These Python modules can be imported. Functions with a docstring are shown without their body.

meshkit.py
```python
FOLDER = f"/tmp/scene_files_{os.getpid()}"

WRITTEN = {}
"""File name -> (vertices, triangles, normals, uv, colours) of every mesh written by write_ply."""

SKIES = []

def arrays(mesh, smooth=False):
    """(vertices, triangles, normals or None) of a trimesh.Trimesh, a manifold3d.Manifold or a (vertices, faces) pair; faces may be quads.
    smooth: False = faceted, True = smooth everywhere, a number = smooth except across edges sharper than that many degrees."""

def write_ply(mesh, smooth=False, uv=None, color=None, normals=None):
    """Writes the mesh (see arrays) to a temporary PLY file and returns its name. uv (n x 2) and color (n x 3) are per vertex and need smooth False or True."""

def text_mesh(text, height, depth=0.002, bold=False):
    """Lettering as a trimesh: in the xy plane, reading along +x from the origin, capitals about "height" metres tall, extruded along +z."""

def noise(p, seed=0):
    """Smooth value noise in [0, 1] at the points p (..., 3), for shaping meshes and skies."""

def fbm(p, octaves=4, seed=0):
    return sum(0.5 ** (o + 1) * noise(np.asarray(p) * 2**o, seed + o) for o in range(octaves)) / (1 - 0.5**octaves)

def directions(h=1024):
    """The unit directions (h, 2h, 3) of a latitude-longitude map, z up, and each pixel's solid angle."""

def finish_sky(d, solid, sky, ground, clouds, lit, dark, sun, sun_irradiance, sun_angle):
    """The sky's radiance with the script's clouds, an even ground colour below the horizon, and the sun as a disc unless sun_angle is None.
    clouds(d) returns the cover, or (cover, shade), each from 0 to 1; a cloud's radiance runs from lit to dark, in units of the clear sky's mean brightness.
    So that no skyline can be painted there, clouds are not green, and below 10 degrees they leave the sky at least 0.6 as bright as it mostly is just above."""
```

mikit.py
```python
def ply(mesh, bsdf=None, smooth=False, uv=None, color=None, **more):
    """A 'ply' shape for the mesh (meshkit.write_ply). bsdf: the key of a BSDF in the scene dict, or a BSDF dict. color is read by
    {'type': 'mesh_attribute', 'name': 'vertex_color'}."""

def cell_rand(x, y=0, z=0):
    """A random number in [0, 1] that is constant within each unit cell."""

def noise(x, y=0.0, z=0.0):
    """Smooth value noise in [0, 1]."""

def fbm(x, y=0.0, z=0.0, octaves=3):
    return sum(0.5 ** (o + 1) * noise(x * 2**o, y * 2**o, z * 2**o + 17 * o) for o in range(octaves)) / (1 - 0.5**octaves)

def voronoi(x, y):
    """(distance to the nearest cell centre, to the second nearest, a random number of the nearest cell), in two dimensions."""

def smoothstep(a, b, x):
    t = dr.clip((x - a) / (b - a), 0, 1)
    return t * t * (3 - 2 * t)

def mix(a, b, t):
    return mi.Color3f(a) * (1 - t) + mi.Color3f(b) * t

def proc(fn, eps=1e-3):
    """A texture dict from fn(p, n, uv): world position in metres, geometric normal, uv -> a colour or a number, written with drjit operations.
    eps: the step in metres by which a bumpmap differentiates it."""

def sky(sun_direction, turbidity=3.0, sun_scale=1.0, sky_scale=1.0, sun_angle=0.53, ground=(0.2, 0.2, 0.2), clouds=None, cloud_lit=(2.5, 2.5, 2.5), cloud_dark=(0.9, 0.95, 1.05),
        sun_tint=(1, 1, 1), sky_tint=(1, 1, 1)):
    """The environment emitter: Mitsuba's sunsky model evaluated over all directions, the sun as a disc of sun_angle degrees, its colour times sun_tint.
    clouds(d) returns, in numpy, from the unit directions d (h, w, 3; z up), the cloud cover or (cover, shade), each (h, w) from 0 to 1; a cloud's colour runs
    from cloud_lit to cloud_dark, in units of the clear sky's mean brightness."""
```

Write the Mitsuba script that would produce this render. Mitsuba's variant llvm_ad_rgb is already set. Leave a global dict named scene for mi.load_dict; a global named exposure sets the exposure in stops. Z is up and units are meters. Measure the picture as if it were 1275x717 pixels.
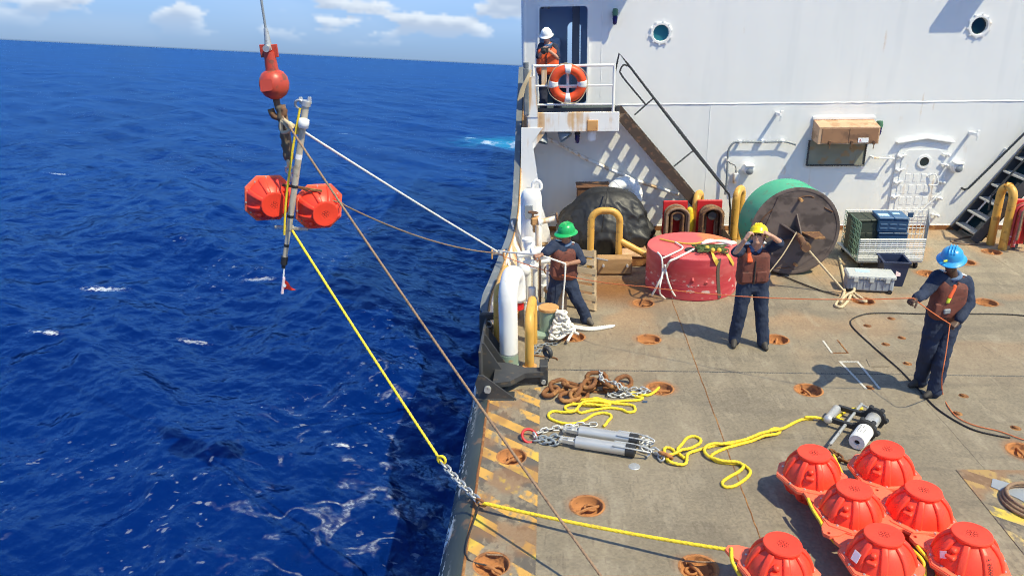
import math, random
import numpy as np, trimesh, mitsuba as mi, drjit as dr
import manifold3d as m3
from manifold3d import Manifold
import shapely.geometry as sg
import mikit, meshkit
random.seed(3); rng = np.random.default_rng(5)

# ---------------------------------------------------------------- frames: the ship heels and pitches on the sea; z is up for the sea
SHIP = np.array([(0.998, -0.006, -0.06), (0.0, 0.995, -0.102), (0.06, 0.102, 0.993)])                     # ship axes (starboard, forward, up) -> world
SHIP /= np.linalg.norm(SHIP, axis=1, keepdims=True)
SEA_Z = -1.5
A = np.array
def W(p): return A(p, float) @ SHIP.T
def unit(v): v = A(v, float); return v / max(np.linalg.norm(v), 1e-12)

# ---------------------------------------------------------------- camera, sky, exposure
scene, labels = {}, {}
CAM = A([0, 0, 5.0])
fwd, cam_up = A((-0.049, 0.931, -0.361)), -A((0.001, -0.361, -0.933))
scene['camera'] = {'type': 'perspective', 'fov': 2 * math.degrees(math.atan(637.5 / 1000)), 'fov_axis': 'x', 'near_clip': 0.1, 'far_clip': 60000.0,
                   'to_world': mi.ScalarTransform4f().look_at(origin=W(CAM).tolist(), target=(W(CAM) + W(fwd)).tolist(), up=W(cam_up).tolist())}
SUN = W(unit([.455, -.33, .83]))
def clouds(d):
    az = np.arctan2(d[..., 0], d[..., 1]); el = np.arcsin(np.clip(d[..., 2], -1, 1))
    q = np.stack([az * 19, el * 52, az * 0], -1)
    a = meshkit.fbm(q, 7, 3)
    low = np.clip((el - .012) / .03, 0, 1) * np.clip((.34 - el) / .2, 0, 1)
    puff = np.clip((a - .535) / .06, 0, 1) * low
    veil = .30 * np.clip(meshkit.fbm(np.stack([az * 4, el * 22, az * 0 + 4], -1), 4, 9) - .33, 0, 1) * np.clip((.3 - el) / .2, 0, 1) * np.clip(el / .012, 0, 1)
    haze = .85 * np.exp(-np.clip(el, 0, 9) / .16)                       # pale marine haze low over the sea
    lump = np.clip((meshkit.fbm(q + A([.12, .35, 0]), 5, 3) - .5) / .2, 0, 1) * .55
    fair = np.clip(puff * .9 + veil, 0, 1)
    cover = np.clip(fair + (1 - fair) * haze, 0, 1)
    shade = (fair * lump + (1 - fair) * haze * 1.0) / np.maximum(cover, 1e-6)
    return cover, shade
scene['sky'] = mikit.sky(SUN.tolist(), turbidity=3, sun_scale=.93, sky_scale=1.5, clouds=clouds, cloud_lit=(1.55, 1.72, 1.9), cloud_dark=(.46, .70, 1.14), sun_tint=(.99, 1.07, .96), sky_tint=(.84, .98, 1.06), ground=(.02, .06, .16))
exposure = 2.0

# ---------------------------------------------------------------- materials
def sq(p):
    R = SHIP
    return [p.x * float(R[0, k]) + p.y * float(R[1, k]) + p.z * float(R[2, k]) for k in range(3)]
N, FB, SS, MX = mikit.noise, mikit.fbm, mikit.smoothstep, mikit.mix

def flat(name, rgb, rough=.5, metal=0., spec=.5, **k):
    scene[name] = {'type': 'twosided', 'bsdf': {'type': 'principled', 'base_color': {'type': 'rgb', 'value': list(rgb)}, 'roughness': rough, 'metallic': metal, 'specular': spec, **k}}
    return name
def pm(name, fn, rough=.5, metal=0., bump=None, bscale=1., eps=2e-3, spec=.5, **k):
    b = {'type': 'principled', 'base_color': mikit.proc(fn), 'roughness': rough if not callable(rough) else mikit.proc(rough), 'metallic': metal, 'specular': spec, **k}
    if bump is not None:
        b = {'type': 'bumpmap', 'arbitrary': mikit.proc(bump, eps=eps), 'scale': bscale, 'bsdf': b}
    scene[name] = {'type': 'twosided', 'bsdf': b}
    return name
def worn(c1, c2, scale, dirt=(.12, .07, .035), dscale=9., lo=.58, hi=.72, amt=.8):
    """a paint with a slow change of tone and specks of rust or dirt"""
    def fn(p, n, uv):
        x, y, z = sq(p)
        c = MX(c1, c2, FB(x * scale, y * scale, z * scale, 3))
        return MX(c, dirt, SS(lo, hi, FB(x * dscale, y * dscale, z * dscale + 7, 4)) * amt)
    return fn
SOCK = [(0.362, 6.808), (3.295, 9.29), (1.431, 10.813), (3.285, 10.831), (-0.545, 5.914), (-0.444, 7.681), (1.33, 5.92), (1.407, 9.306), (5.238, 7.907), (6.971, 12.274), (8.318, 14.811), (5.059, 12.335), (1.497, 12.214), (0.326, 10.887), (7.553, 14.217), (6.626, 13.621)]
def deck_color(p, n, uv):
    x, y, z = sq(p)
    a = FB(x * .55, y * .55, 0, 4); b = FB(x * 3.1, y * 1.4, 3, 4); g = FB(x * 45, y * 45, 1, 2)
    c = MX((.195, .164, .120), (.262, .218, .157), SS(.3, .7, a) * .55 + SS(.3, .7, b) * .45)
    c = MX(c, (.130, .110, .085), SS(.52, .72, FB(x * 1.3 + 9, y * 5.5, 5, 4)) * .38)          # dark scuffs along the ship's beam
    rust = SS(.44, .66, FB(x * .8 + 4, y * .8, 8, 4)) * SS(9.5, 13.5, y + 1.5 * a)
    c = MX(c, (.38, .225, .115), rust * .6)
    c = MX(c, (.33, .285, .215), SS(.60, .74, FB(x * 7, y * 2.2, 2, 4)) * .28)
    c = MX(c, (.12, .095, .07), SS(.70, .78, FB(x * 30 + 5 * a, y * 4, 6, 3)) * .28)           # scratches
    tide = SS(1.5, .3, dr.sqrt(dr.square((x - 1.15) / 1.35) + dr.square((y - 12.9) / .95)) + a - .45)
    c = MX(c, (.19, .078, .022), tide * .9)
    d = mi.Float(9.)
    for sx, sy in SOCK: d = dr.minimum(d, dr.square(x - sx) + dr.square(y - sy))
    d = dr.sqrt(d)
    c = MX(c, (.30, .12, .04), SS(.27, .16, d + .22 * (b - .4)) * .45)
    c = c * (.80 + .40 * g)
    return c
def deck_rough(p, n, uv):
    x, y, z = sq(p); a = FB(x * .55, y * .55, 0, 4)
    tide = SS(1.3, .3, dr.sqrt(dr.square((x - 1.15) / 1.35) + dr.square((y - 12.9) / .95)) + a - .45)
    return .74 - .5 * tide + .12 * FB(x * 4, y * 4, 0, 2)
def deck_bump(p, n, uv):
    x, y, z = sq(p); return FB(x * 26, y * 26, 0, 3) * .5 + FB(x * 2, y * 2, 0, 2)
pm('deck_paint', deck_color, deck_rough, bump=deck_bump, bscale=.006, eps=6e-3)

def stripes(x, y, per, slope): return x * slope + y
def hazard(seed, per, slope, off, keep, hue=(.55, .31, .075)):
    def fn(p, n, uv):
        x, y, z = sq(p)
        t = (x * slope + y + off) / per + .03 * FB(x * 6, y * 6, seed, 2); t = t - dr.floor(t)
        s = SS(.02, .05, t) * SS(.52, .49, t)
        w = FB(x * 5, y * 3, seed, 5); w2 = FB(x * 22, y * 14, seed + 3, 3)
        c = MX((.115, .098, .080), hue, s)
        c = MX(c, (.62, .47, .06), s * SS(8.4, 7.2, y) * SS(.45, .6, N(x * 2.5, y * 2.5, 4)) * .8)
        base = deck_color(p, n, uv)
        lost = SS(keep, keep + .16, w * .62 + w2 * .38)
        c = MX(c, base, lost)
        return MX(c, (.26, .13, .055), SS(.5, .68, FB(x * 2.2, y * 2.2, seed + 9, 4)) * .55)
    return fn
pm('hazard_port', hazard(1., .40, .80, .14, .44), .72, bump=deck_bump, bscale=.006, eps=6e-3)
pm('hazard_stbd', hazard(5., .42, .75, .1, .42, (.50, .37, .14)), .72, bump=deck_bump, bscale=.006, eps=6e-3)

def white(streak, lo, hi):
    def fn(p, n, uv):
        x, y, z = sq(p)
        c = MX((.80, .80, .785), (.73, .745, .75), FB(x * .7, y * .7, z * .35, 3))
        c = MX(c, (.66, .68, .69), SS(.52, .75, FB(x * 5, y * 5, z * .5 + 3, 3)) * .35)
        r = FB(x * 9, y * 9, z * .8, 4) * .6 + FB(x * 3, y * 3, z * 2.4 + 5, 4) * .4
        rust = SS(lo, hi, r)
        c = MX(c, (.62, .40, .20), rust * streak)
        return MX(c, (.30, .12, .04), SS(hi - .01, hi + .10, r) * streak)
    return fn
def plate_bump(p, n, uv):
    x, y, z = sq(p)
    f = x / .62; f = f - dr.floor(f)
    return .012 * FB(x * 1.2, y, z * .45, 2) + .0025 * SS(0, .5, f) * SS(1, .5, f)
pm('white_wall', white(.45, .66, .80), .42, bump=plate_bump, bscale=1.0, eps=.02)
pm('white_rusty', white(.95, .47, .62), .45)
pm('white_fitting', white(.6, .60, .74), .42)
flat('white_plain', (.80, .80, .78), .35)
flat('weld_white', (.74, .75, .75), .5)
pm('rust', worn((.26, .105, .035), (.13, .055, .025), 7., (.40, .20, .07), 14., .5, .7, .7), .85, bump=lambda p, n, uv: FB(p.x * 60, p.y * 60, p.z * 60, 3), bscale=.004, eps=4e-3)
pm('socket_rust', worn((.48, .20, .065), (.30, .13, .05), 6., (.14, .06, .03), 20., .52, .7, .7), .85)
pm('brown_plate', worn((.088, .070, .066), (.145, .112, .102), 3., (.050, .038, .036), 5., .48, .66, .8), .7, bump=lambda p, n, uv: FB(p.x * 9, p.y * 9, p.z * 9, 4), bscale=.010, eps=.01)
pm('tan_box', worn((.62, .42, .27), (.45, .26, .15), 4., (.33, .19, .10), 6., .45, .65, .8), .6)
pm('cabinet_brown', worn((.25, .125, .065), (.33, .175, .095), 4., (.16, .085, .05), 6., .5, .68, .8), .6)
pm('pole_tan', worn((.40, .36, .29), (.50, .46, .38), 8., (.26, .22, .16), 18., .55, .72, .7), .5)
pm('dark_box', worn((.10, .045, .022), (.15, .07, .035), 4., (.05, .025, .015), 9.), .6)
pm('board_grey', worn((.20, .21, .17), (.30, .29, .22), 5., (.33, .20, .09), 7., .55, .7, .8), .7)
pm('black_steel', worn((.030, .032, .036), (.060, .062, .066), 5., (.12, .09, .06), 16., .60, .75, .6), .5)
def hull_color(p, n, uv):
    x, y, z = sq(p)
    c = MX((.026, .036, .038), (.050, .062, .064), FB(x * 3, y * 1.4, z * 3, 4))
    scr = SS(.50, .60, FB(y * 2.6, z * 14, x * 14, 4) * .75 + .25 * N(y * 30, z * 40, x * 40)) * SS(.16, .04, dr.abs(z + .16 + .05 * N(y * 2, 0, 0)))
    c = MX(c, (.75, .76, .74), scr * .85)
    return MX(c, (.22, .12, .06), SS(.58, .72, FB(x * 6, y * 6, z * 6 + 3, 4)) * .5)
pm('stair_brown', worn((.045, .032, .026), (.075, .050, .036), 8., (.17, .09, .05), 13., .58, .72, .7), .7)
pm('hull_grey', hull_color, .55)
pm('grey_edge', worn((.115, .135, .155), (.17, .19, .21), 3., (.30, .30, .29), 8., .58, .7, .5), .5)
pm('yellow_paint', worn((.60, .32, .055), (.68, .39, .09), 3., (.33, .16, .05), 11., .60, .72, .6), .45)
pm('red_drum', None or (lambda p, n, uv: (lambda x, y, z: MX(MX(MX((.46, .035, .05), (.56, .10, .11), SS(.3, .7, FB(x * 2, y * 2, z * 6, 4))), (.33, .05, .035), SS(.2, .45, z) * SS(.62, .45, z) * .6 * FB(x * 5, y * 5, z * 9, 3)),
   (.62, .52, .48), SS(.60, .68, FB(x * 13, y * 13, z * 18, 4)) * SS(.48, .22, z) * SS(.02, .12, z) * .8))(*sq(p))), .48)
pm('drum_lid', worn((.58, .075, .09), (.64, .14, .13), 2., (.62, .20, .06), 2.2, .52, .64, .8), .5)
pm('green_drum_paint', worn((.035, .31, .17), (.06, .40, .24), 2.5, (.13, .12, .08), 7., .62, .75, .7), .42)
def plastic(p, n, uv):
    x, y, z = sq(p)
    return MX((.84, .048, .022), (.88, .076, .036), FB(x * 2, y * 2, z * 2, 3)) * (.92 + .16 * FB(x * 9, y * 9, z * 9, 3))
pm('orange_plastic', plastic, .42, spec=.45)
pm('flange_plastic', worn((.84, .12, .06), (.86, .20, .11), 3., (.50, .05, .03), 12., .62, .8, .5), .5)
flat('vent_dark', (.10, .008, .004), .6)
pm('galvanised', worn((.46, .47, .47), (.60, .61, .60), 20., (.25, .22, .18), 30., .58, .74, .6), .45, metal=.55)
pm('alu', worn((.55, .55, .54), (.66, .66, .64), 6., (.36, .33, .28), 18., .62, .8, .5), .42, metal=.6)
pm('brown_steel', worn((.17, .08, .04), (.09, .05, .035), 12., (.30, .16, .06), 20., .5, .7, .7), .75)
pm('ball_red', worn((.42, .045, .025), (.52, .08, .045), 4., (.16, .07, .045), 9., .60, .72, .8), .38)
pm('rope_white', worn((.80, .79, .74), (.68, .66, .60), 30., (.45, .40, .32), 45., .58, .75, .6), .8); pm('rope_yellow', worn((.82, .64, .03), (.74, .52, .03), 35., (.42, .30, .06), 50., .56, .74, .7), .65)
pm('rope_brown', worn((.30, .20, .13), (.22, .14, .09), 10., (.14, .09, .06), 30.), .85)
flat('rope_tan', (.52, .42, .27), .85); flat('cord_orange', (.62, .16, .055), .7); flat('cable_black', (.025, .022, .022), .6)
flat('red_paint', (.55, .02, .025), .45); flat('strap_yellow', (.62, .42, .06), .7); flat('strap_dark', (.10, .08, .06), .8)
flat('foliage_net', (.07, .10, .035), .9)
pm('bollard_green', worn((.20, .29, .235), (.27, .36, .30), 4., (.40, .26, .13), 9., .55, .7, .8), .6)
pm('rust_cap', worn((.58, .33, .13), (.48, .24, .09), 6., (.30, .14, .06), 12.), .8)
def wood(c1, c2):
    def fn(p, n, uv):
        x, y, z = sq(p)
        return MX(c1, c2, FB(x * 4, y * 26, z * 26, 4)) * (.75 + .5 * N(x * 3, y * 7, z * 7))
    return fn
pm('old_wood', wood((.30, .215, .13), (.47, .36, .23)), .85)
pm('block_wood', wood((.24, .135, .06), (.40, .25, .12)), .8)
pm('tarp', lambda p, n, uv: MX((.014, .0145, .016), (.030, .031, .034), FB(p.x * 6, p.y * 6, p.z * 6, 3)), .5)
flat('glass_dark', (.004, .02, .028), .06, spec=.7); flat('glass_teal', (.03, .16, .20), .06, spec=.7)
flat('lamp_blue', (.012, .012, .09), .2); flat('lamp_green', (.07, .17, .10), .4); flat('lamp_grey', (.22, .25, .28), .4)
flat('black_rubber', (.018, .018, .02), .6); flat('black_plastic', (.025, .026, .028), .45)
flat('black_rail', (.03, .034, .036), .4)
flat('passage_blue', (.50, .60, .70), .6); flat('passage_floor', (.035, .05, .055), .7)
flat('crate_blue', (.018, .060, .14), .45); flat('crate_lid', (.04, .11, .23), .45); flat('tote_navy', (.022, .032, .075), .45); flat('case_green', (.030, .040, .030), .55)
flat('case_grey', (.27, .30, .345), .5); flat('case_lid', (.44, .46, .45), .55)
flat('cart_white', (.78, .78, .74), .45); flat('wire_green', (.16, .25, .18), .5)
flat('label_white', (.82, .82, .84), .5); flat('old_white_paint', (.50, .48, .43), .7); flat('label_pink', (.80, .60, .62), .5); flat('label_blue', (.40, .60, .75), .5); flat('ink', (.05, .03, .03), .6)
def navy(p, n, uv):
    x, y, z = sq(p)
    return MX((.010, .017, .040), (.022, .036, .078), FB(x * 6, y * 6, z * 4, 4))
pm('coverall_navy', navy, .85, bump=lambda p, n, uv: FB(p.x * 14, p.y * 14, p.z * 9, 3), bscale=.03, eps=5e-3)
flat('collar_blue', (.10, .17, .30), .8)
pm('vest_maroon', worn((.115, .034, .024), (.17, .055, .04), 8., (.06, .025, .02), 20., .55, .72, .6), .75)
flat('vest_orange', (.72, .11, .03), .7); flat('vest_salmon', (.52, .13, .075), .75); flat('reflective', (.72, .74, .74), .35); flat('lime', (.62, .75, .06), .6)
flat('skin_light', (.52, .29, .20), .55); flat('skin_tan', (.34, .175, .11), .55); flat('skin_dark', (.075, .040, .027), .5)
flat('hair_dark', (.02, .013, .01), .6); flat('boot_leather', (.10, .085, .07), .7); flat('boot_dark', (.045, .04, .036), .65)
flat('hat_green', (.012, .36, .10), .3, clearcoat=.4); flat('hat_yellow', (.82, .62, .01), .3, clearcoat=.4); flat('hat_blue', (.03, .30, .62), .3, clearcoat=.4); flat('hat_white', (.82, .82, .80), .3, clearcoat=.4)
flat('tee_navy', (.018, .024, .05), .85); flat('lips', (.30, .11, .09), .5); flat('eye', (.03, .02, .02), .2)
flat('ring_orange', (.78, .085, .02), .45); flat('flag_red', (.85, .05, .02), .6); flat('rail_white', (.80, .80, .77), .4)

# ---------------------------------------------------------------- mesh helpers (ship axes, metres)
used = {}
def numbered(key):
    k = used.get(key); used[key] = 0 if k is None else k + 1
    return key if k is None else numbered_free(f'{key}_{k + 1:03d}')
def numbered_free(k): used.setdefault(k, 0); return k
def tm(v, f):
    f = A(f, int)
    if f.shape[1] == 4: f = np.vstack([f[:, [0, 1, 2]], f[:, [0, 2, 3]]])
    return trimesh.Trimesh(A(v, float), f, process=False)
def cat(*ms):
    ms = [m for g in ms for m in (g if isinstance(g, (list, tuple)) else [g])]
    return trimesh.util.concatenate([to_tm(m) for m in ms]) if len(ms) > 1 else to_tm(ms[0])
def to_tm(m):
    if isinstance(m, Manifold):
        q = m.to_mesh(); return trimesh.Trimesh(A(q.vert_properties[:, :3], float), A(q.tri_verts, int), process=False)
    return m
def obj(key, mesh, mat, smooth=35):
    mesh = to_tm(mesh)
    scene[key] = mikit.ply(tm(W(mesh.vertices), mesh.faces), mat, smooth=smooth)
    return key
def thing(name, label, cat_, group=None):
    key = numbered(name); labels[key] = {'label': label, 'category': cat_}
    if group: labels[key]['group'] = group
    return key
def solo(name, mesh, mat, label, cat_, group=None, smooth=35):
    return obj(thing(name, label, cat_, group), mesh, mat, smooth)
def part(parent, name, mesh, mat, label=None, smooth=35, kind=None):
    key = numbered(parent + '__' + name); obj(key, mesh, mat, smooth)
    if label: labels[key] = {'label': label}
    if kind: labels.setdefault(key, {})['kind'] = kind
    return key
def frame(d, up=(0, 0, 1)):
    d = unit(d); s = np.cross(d, up)
    if np.linalg.norm(s) < 1e-4: s = np.cross(d, [1, 0, 0])
    s = unit(s); return s, d, np.cross(s, d)
def rotz(a): c, s = math.cos(a), math.sin(a); return A([[c, -s, 0], [s, c, 0], [0, 0, 1]])
def rotx(a): c, s = math.cos(a), math.sin(a); return A([[1, 0, 0], [0, c, -s], [0, s, c]])
def roty(a): c, s = math.cos(a), math.sin(a); return A([[c, 0, s], [0, 1, 0], [-s, 0, c]])
BOXF = trimesh.creation.box().faces
def cbox(c, size, ch=.008, R=None):
    """a box with chamfered edges"""
    h = A(size, float) / 2; ch = min(ch, h.min() * .6); pts = []
    for s in np.ndindex(2, 2, 2):
        s = A(s) * 2 - 1
        for k in range(3):
            q = h - ch; q[k] = h[k]; pts.append(s * q)
    pts = A(pts)
    m = trimesh.convex.convex_hull(pts)
    v = m.vertices if R is None else m.vertices @ A(R).T
    return tm(v + A(c), m.faces)
def bar(p, q, w, h, up=(0, 0, 1), ch=.005):
    p, q = A(p, float), A(q, float); s, d, u = frame(q - p, up)
    return cbox((p + q) / 2, (w, np.linalg.norm(q - p), h), ch, np.stack([s, d, u], 1))
def cyl(p, q, r, r2=None, n=20):
    return tube([p, q], [r, r if r2 is None else r2], n)
def rope(pts, r, n=12):
    """three laid strands: a tube whose trefoil section turns along its length"""
    P = A(pts, float); s = np.r_[0, np.cumsum(np.linalg.norm(np.diff(P, axis=0), axis=1))]; m = int(s[-1] / (r * .75)) + 2
    q = np.linspace(0, s[-1], m); Q = np.stack([np.interp(q, s, P[:, k]) for k in range(3)], 1)
    t = tube(Q, r, n); v = t.vertices[:m * n].reshape(m, n, 3); th = np.arange(n) * 2 * np.pi / n
    k = 1 + .09 * np.cos(3 * th[None] - 2 * np.pi * q[:, None] / (3.2 * r)) + .04 * rng.normal(size=(m, n))
    t.vertices[:m * n] = (Q[:, None] + (v - Q[:, None]) * k[..., None]).reshape(-1, 3); return t
def tube(pts, r, n=8, cap=True, closed=False):
    P = A(pts, float); r = np.broadcast_to(r, (len(P),)).astype(float)
    if closed: t = np.roll(P, -1, 0) - np.roll(P, 1, 0)
    else: t = np.gradient(P, axis=0)
    t /= np.linalg.norm(t, axis=1, keepdims=True) + 1e-12
    a = np.cross(t[0], [0, 0, 1.] if abs(t[0][2]) < .9 else [1., 0, 0]); a /= np.linalg.norm(a); fr = []
    for k in range(len(P)):
        a = a - t[k] * (a @ t[k]); a /= np.linalg.norm(a) + 1e-12; fr.append(a)
    a = A(fr); b = np.cross(t, a); g = np.arange(n) * 2 * np.pi / n
    v = (P[:, None] + r[:, None, None] * (np.cos(g)[None, :, None] * a[:, None] + np.sin(g)[None, :, None] * b[:, None])).reshape(-1, 3)
    m = len(P); i, j = np.meshgrid(np.arange(m if closed else m - 1), np.arange(n), indexing='ij'); i2 = (i + 1) % m
    f = np.stack([i * n + j, i * n + (j + 1) % n, i2 * n + (j + 1) % n, i2 * n + j], -1).reshape(-1, 4)
    f = np.vstack([f[:, [0, 1, 2]], f[:, [0, 2, 3]]])
    if cap and not closed:
        e = len(v); v = np.vstack([v, P[0], P[-1]]); k = np.arange(n)
        f = np.vstack([f, np.stack([k * 0 + e, (k + 1) % n, k], 1), np.stack([k * 0 + e + 1, (m - 1) * n + k, (m - 1) * n + (k + 1) % n], 1)])
    return tm(v, f)
def curve(pts, step=.03, closed=False):
    """Catmull-Rom through the points"""
    P = A(pts, float)
    P = np.vstack([P[-1], P, P[:2]]) if closed else np.vstack([2 * P[0] - P[1], P, 2 * P[-1] - P[-2]])
    out = []
    for k in range(1, len(P) - 2):
        p0, p1, p2, p3 = P[k - 1:k + 3]; m = max(2, int(np.linalg.norm(p2 - p1) / step)); u = (np.arange(m) / m)[:, None]
        out.append(.5 * (2 * p1 + (p2 - p0) * u + (2 * p0 - 5 * p1 + 4 * p2 - p3) * u**2 + (3 * p1 - p0 - 3 * p2 + p3) * u**3))
    if not closed: out.append(P[-2:-1])
    return np.vstack(out)
def sag(p, q, d, n=24):
    p, q = A(p, float), A(q, float); u = np.linspace(0, 1, n)[:, None]
    return p * (1 - u) + q * u - A([0, 0, 1.]) * d * 4 * u * (1 - u)
def lathe(prof, c, axis=(0, 0, 1), n=40, phase=0.):
    prof = A(prof, float); d = unit(axis); s, _, u = frame(d, (0, 1, 0) if abs(d[1]) < .9 else (1, 0, 0))
    g = np.arange(n) * 2 * np.pi / n + phase
    v = (prof[:, None, 0, None] * (np.cos(g)[None, :, None] * s + np.sin(g)[None, :, None] * u) + prof[:, None, 1, None] * d).reshape(-1, 3)
    i, j = np.meshgrid(np.arange(len(prof) - 1), np.arange(n), indexing='ij')
    f = np.stack([i * n + j, (i + 1) * n + j, (i + 1) * n + (j + 1) % n, i * n + (j + 1) % n], -1).reshape(-1, 4)
    return tm(v + A(c), f)
def plate(outline, thick, o=(0, 0, 0), ex=(1, 0, 0), ey=(0, 1, 0), holes=()):
    """a flat plate cut to the outline in the plane (ex, ey), its thickness along ex x ey"""
    P = sg.Polygon(outline, holes) if not isinstance(outline, sg.Polygon) else outline
    m = trimesh.creation.extrude_polygon(P, thick, engine='earcut')
    ex, ey = unit(ex), unit(ey); v = m.vertices
    return tm(v[:, :1] * ex + v[:, 1:2] * ey + v[:, 2:3] * np.cross(ex, ey) + A(o), m.faces)
def ball(c, r, n=2): 
    m = trimesh.creation.icosphere(n, 1.); return tm(m.vertices * A(r) + A(c), m.faces)
def torus(c, R, r, axis=(0, 0, 1), n=32, k=10, a0=0., a1=None):
    s, d, u = frame(axis, (0, 1, 0) if abs(unit(axis)[1]) < .9 else (1, 0, 0)); closed = a1 is None
    g = np.linspace(a0, 2 * np.pi if closed else a1, n, endpoint=not closed)
    return tube(A(c) + R * (np.cos(g)[:, None] * s + np.sin(g)[:, None] * u), r, k, closed=closed)
def arch(base1, base2, h, r, n=12, corner=None, lean=(0, 0, 0)):
    """an inverted U of pipe standing on two feet"""
    b1, b2 = A(base1, float), A(base2, float); w = np.linalg.norm(b2 - b1); e = (b2 - b1) / w; c = w / 2 if corner is None else corner
    pts = [b1, b1 + [0, 0, (h - c) * .5]]
    for g in np.linspace(0, np.pi / 2, 8): pts.append(b1 + e * (c - c * math.cos(g)) + A([0, 0, h - c + c * math.sin(g)]))
    for g in np.linspace(np.pi / 2, 0, 8): pts.append(b2 - e * (c - c * math.cos(g)) + A([0, 0, h - c + c * math.sin(g)]))
    pts += [b2 + [0, 0, (h - c) * .5], b2]; P = A(pts)
    keep = [0] + [k for k in range(1, len(P)) if np.linalg.norm(P[k] - P[k - 1]) > 1e-4]; P = P[keep]
    P = P + np.clip(P[:, 2:3] / h, 0, 1) * A(lean)
    return tube(P, r, n)
LINK = {}
def link_mesh(L, r, w):
    k = (L, r, w)
    if k not in LINK:
        a = (w - 2 * r) / 2 + r; b = L / 2 - r - a + r; g = np.linspace(-np.pi / 2, np.pi / 2, 6)
        P = [(b + a * math.cos(t), a * math.sin(t), 0) for t in g] + [(-b - a * math.cos(t), -a * math.sin(t), 0) for t in g]
        LINK[k] = tube(P, r, 6, closed=True)
    return LINK[k]
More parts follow.
